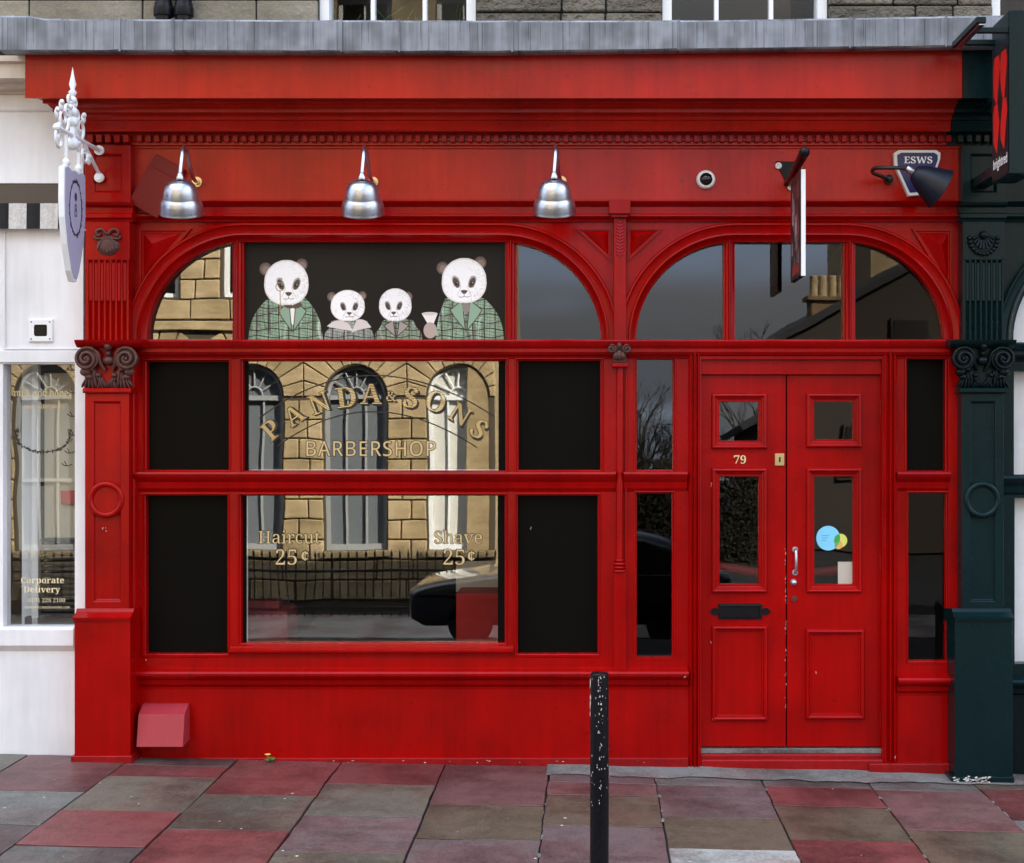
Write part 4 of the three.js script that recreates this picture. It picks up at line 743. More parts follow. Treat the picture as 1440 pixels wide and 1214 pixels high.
  part('lettering', sheet(fx(1270, 0.068), fx(1313, 0.068), fy(232, 0.068), fy(217, 0.068), 0.0685), print(256, 96, (g, w, h) => { g.clearRect(0, 0, w, h); g.fillStyle = '#f2f2f2'; g.font = 'bold 84px serif'; g.textAlign = 'center'; g.textBaseline = 'middle'; g.fillText('ESWS', w / 2, h / 2 + 4, 250); }, { transparent: true }), al, true);
  const sp = thing('spot_lamp', 'black conical spot lamp on a bent arm in front of the alarm box', 'lamp', [fx(1250, 0.04), fy(252, 0.04), 0.02]);
  part('wall_boss', [disc(fx(1250, 0.04), fy(252, 0.04), 0.02, 0.05, 0.026, 20), ball(fx(1250, 0.04), fy(252, 0.04), 0.05, 0.022)], M.black, sp);
  part('arm', tube([[fx(1250, 0.05), fy(252, 0.05), 0.05], [fx(1240, 0.1), fy(248, 0.1), 0.1], [fx(1228, 0.16), fy(243, 0.16), 0.16], [fx(1230, 0.24), fy(237, 0.24), 0.24], [fx(1252, 0.3), fy(236, 0.3), 0.3], [fx(1276, 0.3), fy(237, 0.3), 0.3]], 0.0105, 50, 10), M.black, sp);
  const place = g => { const q = new THREE.Quaternion().setFromUnitVectors(new THREE.Vector3(0, -1, 0), new THREE.Vector3(0.86, -0.5, -0.1).normalize()); g.applyQuaternion(q); return g.translate(fx(1276, 0.3), fy(237, 0.3), 0.3); };
  part('socket', place(lathe([[0, 0.005], [0.019, 0.005], [0.019, -0.04], [0.012, -0.04]], 20)), M.steel, sp);
  part('shade', place(lathe([[0.018, -0.034], [0.04, -0.042], [0.068, -0.09], [0.112, -0.205], [0.114, -0.207], [0.11, -0.205], [0.06, -0.09], [0.02, -0.045]], 40)), std(lin(0.008, 0.011, 0.022), { roughness: 0.4, specularIntensity: 0.5 }), sp);

  // little red vent cowl by the pavement
  const vc = thing('vent_cowl', 'small faded red vent cowl low on the stall riser', 'vent', [fx(232), fy(1030), 0]);
  const a = [fx(201, 0.02), fx(265, 0.02), fy(990, 0.02), fy(1004, 0.08), fy(1049, 0.11)];
  const pr = [[0, a[2]], [0.02, a[2]], [0.1, a[3]], [0.135, a[4]], [0.13, a[4] - 0.003], [0, a[4] + 0.012]];
  part('cowl', extrudeX(pr, a[0], a[1], 0, 0, 0.3), std(lin(0.42, 0.03, 0.045), { map: T.paint, roughness: 0.5 }), vc);
}

// ------------------------------------------------------------------ white shop front next door
{
  const w = thing('white_shopfront', 'white painted shop front with striped awning beside the red shop front', 'shopfront', [fx(-40), yb(-40), 0]);
  const L = -420, R = 117;
  part('cornice', ex([[-0.1, 134], [0.04, 133], [0.05, 128], [0.08, 126], [0.1, 122], [0.11, 116], [0.16, 113], [0.18, 110], [0.18, 90], [0.2, 86], [0.2, 78], [-0.1, 78]], L, 66, 0.1), M.cream, w);
  part('fascia', bp(L, R, 133, 258, -0.1, 0.03, 0.003), M.white, w);
  part('fascia_trim', ex([[0.02, 158], [0.034, 157], [0.04, 154], [0.034, 151], [0.02, 150]], L, 74, 0.03), M.white, w);
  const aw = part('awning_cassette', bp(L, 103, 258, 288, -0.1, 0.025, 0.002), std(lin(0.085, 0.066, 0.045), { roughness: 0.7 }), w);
  for (const [i, px] of [-150, -102, -54, -6, 38, 82].entries()) for (const k of [0, 1]) {
    const l = px + k * 22 - 4, r = Math.min(l + (k ? 26 : 22), 104), n = 5, t = [];
    for (let q = 0; q < n; q++) { const xa = l + (r - l) * q / n, xb = l + (r - l) * (q + 1) / n, za = 0.05 + 0.004 * Math.sin(xa * 0.3), zb = 0.05 + 0.004 * Math.sin(xb * 0.3); quad(t, [fx(xa, 0.05), fy(322, 0.05), za + 0.004], [fx(xb, 0.05), fy(322, 0.05), zb + 0.004], [fx(xb, 0.05), fy(286, 0.05), zb], [fx(xa, 0.05), fy(286, 0.05), za]); }
    part('valance_stripe', soup(t), k ? std(lin(0.74, 0.72, 0.68), { roughness: 0.9, map: T.canvas }) : std(lin(0.015, 0.015, 0.016), { roughness: 0.9, map: T.canvas }), aw);
  }
  part('panel', [bp(L, R, 286, 512, -0.1, 0.0, 0.002), fp(4, 128, 322, 492, 0.012, [[0, 0], [0.002, 0.012], [0.008, 0.012], [0.012, 0.002]]), bp(L, R - 1, 493, 510, -0.02, 0.018, 0.004)], M.white, w);
  part('pillar', [box(fx(105, 0.02), fx(R + 8, 0.02), yb(100), fy(505, 0.02), -0.1, 0.02, 0.003)], M.white, w);
  const vent = part('vent_grille', [fp(41, 75, 449, 481, 0.0, [[0, 0], [0.001, 0.012], [0.005, 0.014], [0.03, 0.014]]), (() => { const s = new THREE.Shape(); const x = fx(58), y = fy(465); s.moveTo(x - 0.05, y - 0.05); s.lineTo(x + 0.05, y - 0.05); s.lineTo(x + 0.05, y + 0.05); s.lineTo(x - 0.05, y + 0.05); const h = new THREE.Path(); h.absarc(x, y, 0.043, 0, Math.PI * 2); s.holes.push(h); return new THREE.ExtrudeGeometry(s, { depth: 0.012, bevelEnabled: false, curveSegments: 20 }); })()], M.whiteFrame, w);
  part('vent_shade_disc', disc(fx(58), fy(465), -0.02, 0.004, 0.046, 24), M.holeShade, vent);  // solid dark disc in place of the shaded duct behind the grille
  for (let k = -4; k <= 4; k++) { const h = Math.sqrt(0.043 ** 2 - (k * 0.009) ** 2); part('slat', box(fx(58) - h, fx(58) + h, fy(465) + k * 0.009 - 0.0012, fy(465) + k * 0.009 + 0.0012, 0.004, 0.011, 0.0003), M.black, vent); }
  for (const [sx, sy] of [[-1, -1], [1, -1], [-1, 1], [1, 1]]) part('screw', disc(fx(58) + sx * 0.05, fy(465) + sy * 0.046, 0.013, 0.016, 0.004, 8), M.black, vent);
  part('window_frame', plate(L, 118, 505, 900, [[-390, -12, 512, 882], [4, 105, 512, 882]], -0.1, 0.006), M.white, w);
  const pn = part('window_pane', sheet(fx(-1), fx(108), fy(886), fy(508), -0.05), M.glassLeft, w);
  part('window_pane', sheet(fx(-395), fx(-8), fy(886), fy(508), -0.05), M.glassMirror, w);
  part('sill', ex([[-0.1, 916], [0.02, 915], [0.03, 912], [0.045, 908], [0.045, 886], [0.03, 882], [-0.1, 881]], L, 104, 0.03), M.white, w);
  part('stall_riser', box(fx(L), fx(R - 2), yb(60) - 0.12, fy(914), -0.1, 0.015, 0.003), M.white, w);
  const room = std(lin(0.09, 0.07, 0.05), { roughness: 0.8 });
  part('room_wall', [box(fx(L), fx(118), 0, 2.2, -1.7, -1.6, 0), box(fx(L), fx(118), 2.16, 2.26, -1.7, -0.1, 0), box(fx(112), fx(118), 0, 2.2, -1.7, -0.1, 0), box(fx(L), fx(L) + 0.1, 0, 2.2, -1.7, -0.1, 0), box(fx(L), fx(118), 0, 0.3, -1.7, -0.1, 0)], room, w);
  part('inner_post', [box(fx(4), fx(24), 0.3, 2.16, -0.3, -0.26, 0.004), box(fx(24), fx(34), 0.3, 2.16, -0.24, -0.2, 0.004)], M.whiteFrame, w);
  part('inner_board', box(fx(62, -0.25), fx(110, -0.25), fy(832, -0.25), fy(525, -0.25), -0.28, -0.25, 0.003), std(lin(0.5, 0.45, 0.33), { roughness: 0.7 }), w);
  part('inner_counter', box(fx(34, -0.2), fx(112, -0.2), 0.3, fy(868, -0.2), -0.7, -0.2, 0.004), std(lin(0.03, 0.03, 0.028), { roughness: 0.6 }), w);
  part('lettering', sheet(fx(4), fx(106), fy(884), fy(510), -0.047), print(510, 1870, (g) => {
    g.clearRect(0, 0, 510, 1870); g.scale(5, 5); g.translate(-4, -510); g.textAlign = 'center'; g.fillStyle = '#d9c184';
    g.font = '13px serif'; g.fillText('milk and honey', 56, 557, 84); g.font = '8px serif'; g.fillText('eat \u00b7 take away', 58, 575, 60);
    g.font = 'bold 12px serif'; g.fillStyle = '#e6d7ae'; g.textAlign = 'left'; g.fillText('Corporate', 24, 822); g.fillText('Delivery', 28, 835); g.font = '8px serif'; g.fillText('0131 226 2100', 34, 849); g.font = '5px serif'; g.fillText('facebook.com/honeyby.com', 30, 857, 64);
    g.fillStyle = g.strokeStyle = '#1c1c16'; g.lineWidth = 1.2; g.beginPath(); g.ellipse(56, 612, 39, 24, 0, -0.35, Math.PI + 0.35); g.stroke();
    for (let k = 0; k < 110; k++) { const a = -0.35 + (Math.PI + 0.7) * rnd(), r = rr(0.93, 1.08); g.beginPath(); g.ellipse(56 + 39 * r * Math.cos(a), 612 + 24 * r * Math.sin(a), rr(0.8, 2.2), rr(0.5, 1), rnd() * 6, 0, 7); g.fill(); }
    for (const [x, y] of [[96, 520], [97, 552], [96, 585], [98, 612], [92, 637], [88, 655]]) { g.beginPath(); g.moveTo(x + 9, y - 2); g.quadraticCurveTo(x, y + 4, x - 6, y - 3); g.moveTo(x + 1, y); g.lineTo(x - 2, y - 6); g.stroke(); }
  }, { transparent: true, roughness: 0.5 }), pn, true);
  // goods inside the window
  const st = thing('tray_stack', 'stack of thin dark trays inside the neighbouring shop window', 'trays', [fx(92, -0.35), fy(900, -0.35), -0.35]);
  for (let k = 0; k < 14; k++) part('tray', box(fx(78 + rr(-3, 2), -0.35), fx(111, -0.2), fy(866 - k * 8, -0.2), fy(861 - k * 8, -0.2), -0.24, -0.14, 0.004), M.black, st);
  const nt = solo('red_notice', bp(85, 104, 690, 709, -0.24, -0.23, 0.001), std(lin(0.5, 0.06, 0.04), { roughness: 0.6 }), 'small red notice inside the neighbouring shop window', 'notice', [fx(95, -0.23), fy(700, -0.23), -0.23]);
  const fl = thing('flower_bunch', 'bunch of red and pink flowers inside the neighbouring shop window', 'flowers', [fx(50, -0.4), fy(880, -0.4), -0.4]);
  const petals = [std(lin(0.5, 0.03, 0.04), {}), std(lin(0.6, 0.12, 0.25), {}), std(lin(0.6, 0.35, 0.05), {})];
  for (let k = 0; k < 16; k++) { const x = fx(rr(36, 64), -0.4), y = fy(rr(755, 830), -0.4), z = -0.4 + rr(-0.05, 0.05), g = []; for (let q = 0; q < 7; q++) g.push(ball(0.016, 0, 0, 0.016, 0.006, 0.01, 7).rotateY(rr(-0.6, 0.6)).rotateZ(q * 0.9).translate(x, y, z)); part('flower', g, petals[k % 3], fl); }
  const lv = []; for (let k = 0; k < 60; k++) lv.push(ball(0, 0, 0, 0.03, 0.007, 0.004, 6).rotateZ(rr(-2, 2)).translate(fx(rr(34, 66), -0.42), fy(rr(760, 880), -0.42), -0.43 + rr(-0.05, 0.02)));
  part('leaves', lv, M.leaf, fl).userData.kind = 'stuff';

  // shield sign hung square to the wall
  const s = thing('shield_sign', 'white shield shaped sign under an ornate white iron spire', 'sign', [fx(114, 0.05), fy(240, 0.05), 0.05]);
  const X0 = fx(87, 0.66), shp = [[0, 0.16], [0.05, 0.15], [0.1, 0.165], [0.15, 0.15], [0.155, 0.0], [0.15, -0.1], [0.115, -0.23], [0.06, -0.36], [0.02, -0.41]];
  const zc = 0.51, yc = fy(283, 0.5), pts = [...shp.map(([a, b]) => [a, b]), ...shp.slice(1).reverse().map(([a, b]) => [-a, b])];
  const shield = (k, t0, t1) => poly(pts.map(([a, b]) => [a * k, (b + 0.05) * k - 0.05]), t0, t1, 0.002).rotateY(Math.PI / 2).translate(X0, yc, zc);
  part('shield', shield(1, -0.018, 0.012), M.whiteFrame, s);
  part('shield_face', shield(0.96, 0.012, 0.015), std(lin(0.4, 0.4, 0.53), { roughness: 0.5 }), s);
  const seal = part('seal', new THREE.PlaneGeometry(0.25, 0.36).rotateY(Math.PI / 2).translate(X0 + 0.0165, yc - 0.03, zc), print(200, 288, (g, w, h) => { g.clearRect(0, 0, w, h); g.strokeStyle = g.fillStyle = '#2c2b45'; g.lineWidth = 6; g.beginPath(); g.ellipse(100, 150, 70, 108, 0, 0, 7); g.stroke(); for (let k = 0; k < 90; k++) { const a = rnd() * 6.28; g.beginPath(); g.ellipse(100 + 72 * Math.cos(a) * rr(0.92, 1.1), 150 + 110 * Math.sin(a) * rr(0.95, 1.06), 6, 3, rnd() * 6, 0, 7); g.fill(); } g.beginPath(); g.ellipse(100, 104, 13, 17, 0, 0, 7); g.fill(); g.lineWidth = 5; g.beginPath(); g.ellipse(100, 146, 9, 11, 0, 0, 7); g.stroke(); g.beginPath(); g.ellipse(100, 170, 12, 13, 0, 0, 7); g.stroke(); }, { transparent: true }), s, true);
  const iron = M.whiteFrame, yA = fy(186, 0.5), sc = (z0, y, r, turns, dir, a0) => { const q = [], z = z0 + 0.13; for (let k = 0; k <= 26; k++) { const t = k / 26, a = a0 + dir * turns * 6.283 * t, rad = r * (1 - 0.85 * t); q.push([X0 - 0.003, y + rad * Math.sin(a), z + rad * Math.cos(a)]); } return tube(q, 0.008, 44, 6); };
  part('bracket_arm', [rod([X0, yA - 0.02, 0.06], [X0, yA - 0.02, 0.72], 0.012, 0.012, 8), rod([X0, yA - 0.17, 0.06], [X0, yA - 0.02, 0.36], 0.009, 0.009, 8), ball(X0, yA - 0.02, 0.73, 0.02)], iron, s);
  for (const dy of [-0.02, -0.165]) part('fixing_plate', [disc(X0, yA + dy, 0.1, 0.112, 0.026, 16), disc(X0, yA + dy, 0.112, 0.122, 0.016, 12)], iron, s);
  part('spire', [rod([X0, yA - 0.08, zc], [X0, yA + 0.24, zc], 0.018, 0.009, 8), lathe([[0, 0.13], [0.007, 0.09], [0.018, 0.04], [0.01, 0.015], [0.022, 0.0], [0.01, -0.02], [0, -0.03]], 14).translate(X0, yA + 0.2, zc), ball(X0, yA + 0.16, zc, 0.022), ball(X0, yA + 0.1, zc, 0.028), ball(X0, yA + 0.05, zc, 0.03), ball(X0, yA - 0.06, zc, 0.034)], iron, s);
  for (const [z, y, r, n, d, a] of [[0.5, 0.04, 0.07, 1.4, 1, 3.1], [0.26, 0.04, 0.07, 1.4, -1, 0], [0.45, 0.1, 0.04, 1.3, 1, 3.1], [0.31, 0.1, 0.04, 1.3, -1, 0], [0.56, -0.07, 0.06, 1.3, -1, 1.6], [0.2, -0.08, 0.06, 1.3, 1, 1.6], [0.42, 0.16, 0.03, 1.2, 1, 3.1], [0.34, 0.16, 0.03, 1.2, -1, 0]]) part('scroll', sc(z, yA + y, r, n, d, a), iron, s);
  for (const [z, y] of [[0.6, 0.05], [0.54, 0.1], [0.22, 0.1], [0.58, -0.02], [0.42, 0.1], [0.3, -0.06], [0.14, -0.1]]) part('leaf', [ball(X0, yA + y, z + 0.13, 0.012, 0.028, 0.02, 8), ball(X0 + 0.008, yA + y + 0.015, z + 0.142, 0.012, 0.014, 0.016, 8)], iron, s);
  part('hanger', [rod([X0, yA - 0.02, 0.42], [X0, yc + 0.14, 0.42], 0.009, 0.009, 6), rod([X0, yA - 0.02, 0.6], [X0, yc + 0.14, 0.6], 0.009, 0.009, 6), ball(X0, yc + 0.18, 0.42, 0.02), ball(X0, yc + 0.18, 0.6, 0.02), rod([X0, yc + 0.15, 0.38], [X0, yc + 0.15, 0.64], 0.012, 0.012, 6)], iron, s);
  part('wall_plate', [box(fx(112, 0.05), fx(118, 0.05), fy(250, 0.05), fy(165, 0.05), 0.02, 0.06, 0.003), rod([X0, yA - 0.02, 0.06], [fx(115, 0.05), yA - 0.02, 0.045], 0.01, 0.01, 6)], iron, s);
}

// ------------------------------------------------------------------ dark green shop front next door
{
  const g = thing('green_shopfront', 'dark bottle green shop front with white blinds beside the red doors', 'shopfront', [fx(1480), yb(1480), 0]);
  const R = 1900;
  part('cornice', extrudeX(corniceProfile.map(([z, py]) => [z, fy(py, z)]), 1.909, fx(R)), M.green, g);
  for (let px = 1346; px < 1480; px += 12.25) part('dentil', bp(px + 2, px + 9, 189.5, 199.5, 0.04, 0.11, 0.003), M.green, g);
  part('fascia', bp(1352, R, 203, 283, -0.1, 0.02, 0.002), M.green, g);
  part('architrave', ex(architrave, 1352, R, 0.03), M.green, g);
  pilaster(g, 1352, 1413, { body: M.green, cap: M.greenDark, shell: M.greenDark }, true);
  const xs = [fx(1426), fx(1800)], yB = fy(478), yT = fy(340);
  part('archivolt', archSweep(...xs, yB, yT, archivolt), M.green, g);
  const outer = arc(...xs, yB, yT, 0.098), half = outer.slice(0, outer.length / 2).map(([x, y]) => [Math.max(x, fx(1408)), y]);
  part('spandrel', flat([[fx(1408), yB], ...half, [half[half.length - 1][0], fy(311)], [fx(1408), fy(311)]], 0), M.green, g);
  part('arched_pane', flat([...arc(...xs, yB, yT, 0.004), [xs[1], yB - 0.004], [xs[0], yB - 0.004]], -0.07), M.glass, g);
  part('transom', ex(transom.map(([z, y]) => [z, y + 4]), 1410, R, 0.04), M.green, g);
  part('mid_rail', ex(midRail.map(([z, y]) => [z, y + 6]), 1410, R, 0.04), M.green, g);
  part('window_frame', plate(1408, R, 503, 945, [[1426, 1790, 522, 668], [1427, 1790, 700, 934]], -0.1, -0.012), M.green, g);
  part('sill', ex(sillProfile.map(([z, y]) => [z, y + 12]), 1412, R, 0.03), M.green, g);
  part('stall_riser', box(fx(1412), fx(R), yb(R) - 0.05, fy(978), -0.1, 0, 0.002), M.greenDark, g);
  part('window_pane', [sheet(fx(1424), fx(1795), fy(670), fy(520), -0.06), sheet(fx(1424), fx(1795), fy(936), fy(698), -0.06)], M.glass, g);
  part('window_blind', sheet(fx(1415), fx(1800), fy(945), fy(515), -0.1), M.white, g);
  part('fanlight_reflection', sheet(fx(1415), fx(1800), fy(480), fy(410), -0.1), M.white, g);  // white sheet added to stand in for the reflection in the arched pane
  part('backing', bp(1352, R, 280, 1110, -0.3, -0.12, 0), M.plaster, g);
  const chips = []; for (let k = 0; k < 46; k++) { const x = fx(rr(1342, 1392), 0.176), y = ground(x) + rr(-0.002, 0.035), n = []; for (let q = 0; q < 5; q++) n.push([x + rr(0.004, 0.014) * Math.cos(q * 1.257), y + rr(0.002, 0.007) * Math.sin(q * 1.257), 0.1765]); for (let q = 1; q < 4; q++) chips.push(n[0], n[q], n[q + 1]); }
  part('paint_chips', soup(chips), M.chip, g).userData.kind = 'stuff';

  // projecting sign with red lozenges
  const s = thing('lozenge_sign', 'dark green projecting sign with red lozenges under a trough light', 'sign', [fx(1420, 0.6), fy(140, 0.6), 0.4]);
  const xl = fx(1419.5, 0.87), xr = xl + 0.12, y0 = fy(244, 0.87), y1 = fy(14, 0.87);
  part('case', box(xl, xr, y0, y1, 0.56, 0.87, 0.004), M.green, s);
  part('printed_face', new THREE.PlaneGeometry(0.29, y1 - y0 - 0.02).rotateY(-Math.PI / 2).translate(xl - 0.0015, (y0 + y1) / 2, 0.715), print(300, 780, (c, w, h) => {
    c.fillStyle = '#1a1113'; c.fillRect(0, 0, w, h); c.fillStyle = '#0d2226'; c.fillRect(0, 0, w, 150); c.fillStyle = '#cf1d16';
    // four tall leaning lozenges meeting at their points
    for (const [x, y] of [[20, 165], [150, 165], [20, 405], [150, 405]]) { c.beginPath(); c.moveTo(x + 20, y); c.lineTo(x + 110, y); c.lineTo(x + 128, y + 60); c.lineTo(x + 70, y + 250); c.lineTo(x + 8, y + 190); c.lineTo(x, y + 60); c.closePath(); c.fill(); }
    c.fillStyle = '#1a1113'; c.beginPath(); c.moveTo(150, 290); c.lineTo(196, 412); c.lineTo(150, 540); c.lineTo(104, 412); c.fill();
    c.fillStyle = '#f2f0ee'; c.font = 'bold 66px sans-serif'; c.textAlign = 'center'; c.fillText('brightred', 150, 728, 262);
  }), s, true);
  part('bracket', [box(xl + 0.02, xr - 0.02, y1 - 0.36, y1 - 0.32, 0.3, 0.56, 0.002), box(xl + 0.02, xr - 0.02, y0 + 0.05, y0 + 0.1, 0.02, 0.56, 0.002)], M.green, s);
  const tx = fx(1342, 0.54), ty = fy(68, 0.54);
  part('trough_light', [box(tx - 0.012, tx + 0.034, ty, ty + 0.03, 0.54, 1.02, 0.004)], M.green, s);
  part('trough_diffuser', box(tx + 0.002, tx + 0.03, ty - 0.008, ty - 0.0005, 0.55, 1.01, 0.002), M.steel, s);
  for (const z of [0.83, 0.6]) part('arm', box(tx + 0.036, xl - 0.001, ty - 0.003, ty + 0.022, z, z + 0.03, 0.002), M.green, s);
}

// ------------------------------------------------------------------ bollard, weed, litter
{
  const bz = 2.4, x = fx(843, bz), y = ground(x), top = fy(946, bz);
  const b = thing('bollard', 'slim black painted steel bollard with chipped paint on the pavement', 'bollard', [x, y, bz]);
  const post = part('post', [lathe([[0, top], [0.03, top], [0.0335, top - 0.003], [0.035, top - 0.008], [0.035, top - 0.04], [0.0345, top - 0.042], [0.035, top - 0.044], [0.036, y + 0.02], [0.036, y - 0.05]], 28).translate(x, 0, bz)], M.blackPaint, b);
  part('foot_collar', lathe([[0.036, 0.012], [0.05, 0.008], [0.056, 0], [0.056, -0.02]], 28).translate(x, y, bz), M.concrete, b);
  const ch = [];
  for (let k = 0; k < 95; k++) {
    const a = k < 14 ? rr(-1.5, -1.2) : k < 60 ? rr(-0.15, 0.22) : rr(-1.3, 1.3), h = k < 14 ? top - rr(0.02, 0.17) : top - Math.pow(rnd(), 1.6) * 0.5, w = k < 14 ? rr(0.1, 0.22) : rr(0.02, 0.075), hh = k < 14 ? rr(0.006, 0.02) : rr(0.002, 0.007), p = [], r = 0.0364;
    for (let q = 0; q < 6; q++) { const u = a + w * rr(0.5, 1) * Math.cos(q * 1.047), v = h + hh * rr(0.5, 1) * Math.sin(q * 1.047); p.push([x + r * Math.sin(u), Math.min(v, top - 0.009), bz + r * Math.cos(u)]); }
    for (let q = 1; q < 5; q++) ch.push(p[0], p[q], p[q + 1]);
  }
  part('paint_chips', soup(ch), M.chip, b).userData.kind = 'stuff';

  const wx = fx(380, 0.06), wy = ground(wx);
  const wd = thing('weed', 'tiny green weed with a yellow bloom growing at the foot of the stall riser', 'plant', [wx, wy, 0.06]);
  const lf = []; for (let k = 0; k < 9; k++) lf.push(ball(0.016, 0, 0, 0.017, 0.0035, 0.007, 8).rotateZ(rr(0.2, 0.9)).rotateY(k * 0.7).translate(wx, wy + 0.002, 0.06));
  part('leaves', lf, M.leaf, wd); part('bloom', [0, 1, 2, 3].map(k => ball(0.008, 0, 0, 0.009, 0.003, 0.006, 7).rotateY(k * 1.6).translate(wx - 0.015, wy + 0.038, 0.055)), M.petal, wd);
  part('stem', rod([wx, wy, 0.058], [wx - 0.015, wy + 0.037, 0.055], 0.0012, 0.0012, 5), M.leaf, wd);
  const lit = []; for (let k = 0; k < 30; k++) { const lx = rr(-3.2, 2.6), lz = rr(0.1, 1.9), s = rr(0.003, 0.008), ly = ground(lx) + 0.004; const p = []; for (let q = 0; q < 6; q++) p.push([lx + s * rr(0.6, 1.3) * Math.cos(q * 1.047), ly, lz + s * rr(0.6, 1.3) * Math.sin(q * 1.047)]); for (let q = 1; q < 5; q++) lit.push(p[0], p[q + 1], p[q]); }
  solo('pavement_flecks', soup(lit), M.chip, 'scattered pale flecks of litter trodden on the paving flags', 'litter', [0, 0, 0], undefined, 'stuff');
}

// ------------------------------------------------------------------ across the street: what the panes mirror
{
  const zF = 18, b = thing('sandstone_terrace', 'sunlit sandstone terrace with rusticated arches across the street', 'building', [-9, -1.34, zF]);
  const x1 = -1.7, x0 = -24, yS = 2.25, sill = -0.46, R = 0.54, top = 13, y00 = -1.34, gz = zF - 0.05;
  const bays = []; for (let k = 0; k < 12; k++) bays.push(-2.36 - 1.82 * k);
  const s = new THREE.Shape([[x0, y00 - 0.6], [x1 - 0.02, y00 - 0.6], [x1 - 0.02, top], [x0, top]].map(p => new THREE.Vector2(...p)));
  const up = [[4.0, 6.3], [7.4, 9.6]];
  for (const c of bays) {
    const h = new THREE.Path(); h.moveTo(c - R, sill); h.lineTo(c + R, sill); h.lineTo(c + R, yS); h.absarc(c, yS, R, 0, Math.PI, false); h.lineTo(c - R, sill); s.holes.push(h);
    for (const [a, d] of up) s.holes.push(new THREE.Path([[c - 0.5, a], [c + 0.5, a], [c + 0.5, d], [c - 0.5, d]].map(p => new THREE.Vector2(...p))));
  }
  part('wall', new THREE.ExtrudeGeometry(s, { depth: 0.55, bevelEnabled: false, curveSegments: 16 }).translate(0, 0, zF), M.sandJoint, b);
  part('gable_wall', [box(x1 - 0.5, x1, y00 - 0.6, top, zF + 0.01, zF + 9, 0.01), box(x0, x1, top, top + 0.3, zF - 0.35, zF + 9, 0.02)], M.sand[1], b);
  part('inside', box(x0, x1 - 0.55, y00, top - 0.1, zF + 3.6, zF + 3.7, 0), M.plaster, b);
  const stone = (a, c, y, yy, r = 0.022) => part('stone', box(a + 0.011, c - 0.011, y + 0.011, yy - 0.011, zF - 0.035, zF + 0.04, r), M.sand[Math.floor(rnd() * 3)], b);
  const shown = bays.filter(c => c > -13.5), edge = [x1, ...shown].sort((p, q) => q - p);
  // piers between the arched windows
  const H = 0.355; let row = 0;
  for (let y = y00; y < yS - 0.05; y += H, row++) {
    const yy = Math.min(y + H, yS);
    if (yy <= sill + 0.02) { let x = x1; while (x > -11) { const w = rr(0.55, 0.85); stone(x - w, x, y, yy); x -= w; } continue; }
    let r = x1;
    for (const c of shown) {
      const l = c + R + 0.02, w = r - l;
      if (w > 0.55) { const q = l + w * (row % 2 ? 0.38 : 0.62); stone(l, q, y, yy); stone(q, r, y, yy); } else if (w > 0.1) stone(l, r, y, yy);
      r = c - R - 0.02;
    }
  }
  // voussoirs
  const midX = 0.91;
  for (const c of shown) {
    const n = 11;
    for (let k = 0; k < n; k++) {
      const a0 = Math.PI * k / n + 0.012, a1 = Math.PI * (k + 1) / n - 0.012, am = (a0 + a1) / 2;
      const lim = a => { const cx = Math.abs(Math.cos(a)); return Math.min(1.12 + 0.16 * Math.sin(a), (cx > 1e-3 ? (c > -2.5 && Math.cos(a) > 0 ? x1 - c : midX) / cx : 9), 1.34 / Math.max(0.05, Math.sin(a))) - 0.012; };
      const p = [[R + 0.02, a0], [R + 0.02, am], [R + 0.02, a1], [lim(a1), a1], [lim(am), am], [lim(a0), a0]].map(([r, a]) => [c + r * Math.cos(a), yS + 0.008 + r * Math.sin(a)]);
      part('voussoir', poly(p, zF - 0.035, zF + 0.03, 0.012), M.sand[Math.floor(rnd() * 3)], b);
    }
  }
  // courses above
  let y = yS + 1.36; row = 0;
  while (y < 7.2) {
    const yy = y + H; let r = x1;
    const inUp = yy > 4.0 && y < 6.3;
    if (!inUp) { let x = x1 - (row % 2) * 0.3; if (row % 2) stone(x, x1, y, yy); while (x > -9.6) { const w = rr(0.6, 0.95); stone(x - w, x, y, yy); x -= w; } }
    else for (const c of shown.slice(0, 5)) { const l = c + 0.54; const w = r - l; const q = l + w * (row % 2 ? 0.4 : 0.6); if (w > 0.5) { stone(l, q, y, yy); stone(q, r, y, yy); } else stone(l, r, y, yy); r = c - 0.54; }
    y = yy; row++;
  }
  part('string_course', box(x0, x1 + 0.06, 3.42, 3.58, zF - 0.1, zF + 0.02, 0.02), M.sand[0], b);
  part('plain_wall', [box(x0, -9.65, 3.6, 3.98, zF - 0.03, zF + 0.01, 0.004), box(x0, x1, 9.7, top - 0.02, zF - 0.03, zF + 0.01, 0.004), box(x0, x1, 6.9, 7.35, zF - 0.034, zF + 0.01, 0.004), ...bays.map(c => box(c - 1.32 + 0.02, c - 0.52, 7.36, 9.69, zF - 0.03, zF + 0.01, 0.004))], M.sand[1], b);
  const blind = std(lin(0.72, 0.7, 0.64), { roughness: 0.9 }), curtain = std(lin(0.16, 0.175, 0.19), { roughness: 0.9 }), dull = std(lin(0.3, 0.31, 0.31), { roughness: 0.5 });
  for (const c of shown) {
    const zc = zF + 0.1, f = [box(c - R, c - R + 0.07, sill, yS, zc, zc + 0.08), box(c + R - 0.07, c + R, sill, yS, zc, zc + 0.08), box(c - R + 0.07, c + R - 0.07, sill, sill + 0.1, zc, zc + 0.08), box(c - R + 0.07, c + R - 0.07, 0.72, 0.78, zc + 0.01, zc + 0.08), box(c - R + 0.07, c + R - 0.07, yS - 0.05, yS + 0.03, zc - 0.01, zc + 0.08)];
    for (const t of [-0.17, 0.17]) f.push(box(c + t - 0.018, c + t + 0.018, sill + 0.1, yS - 0.05, zc + 0.02, zc + 0.07));
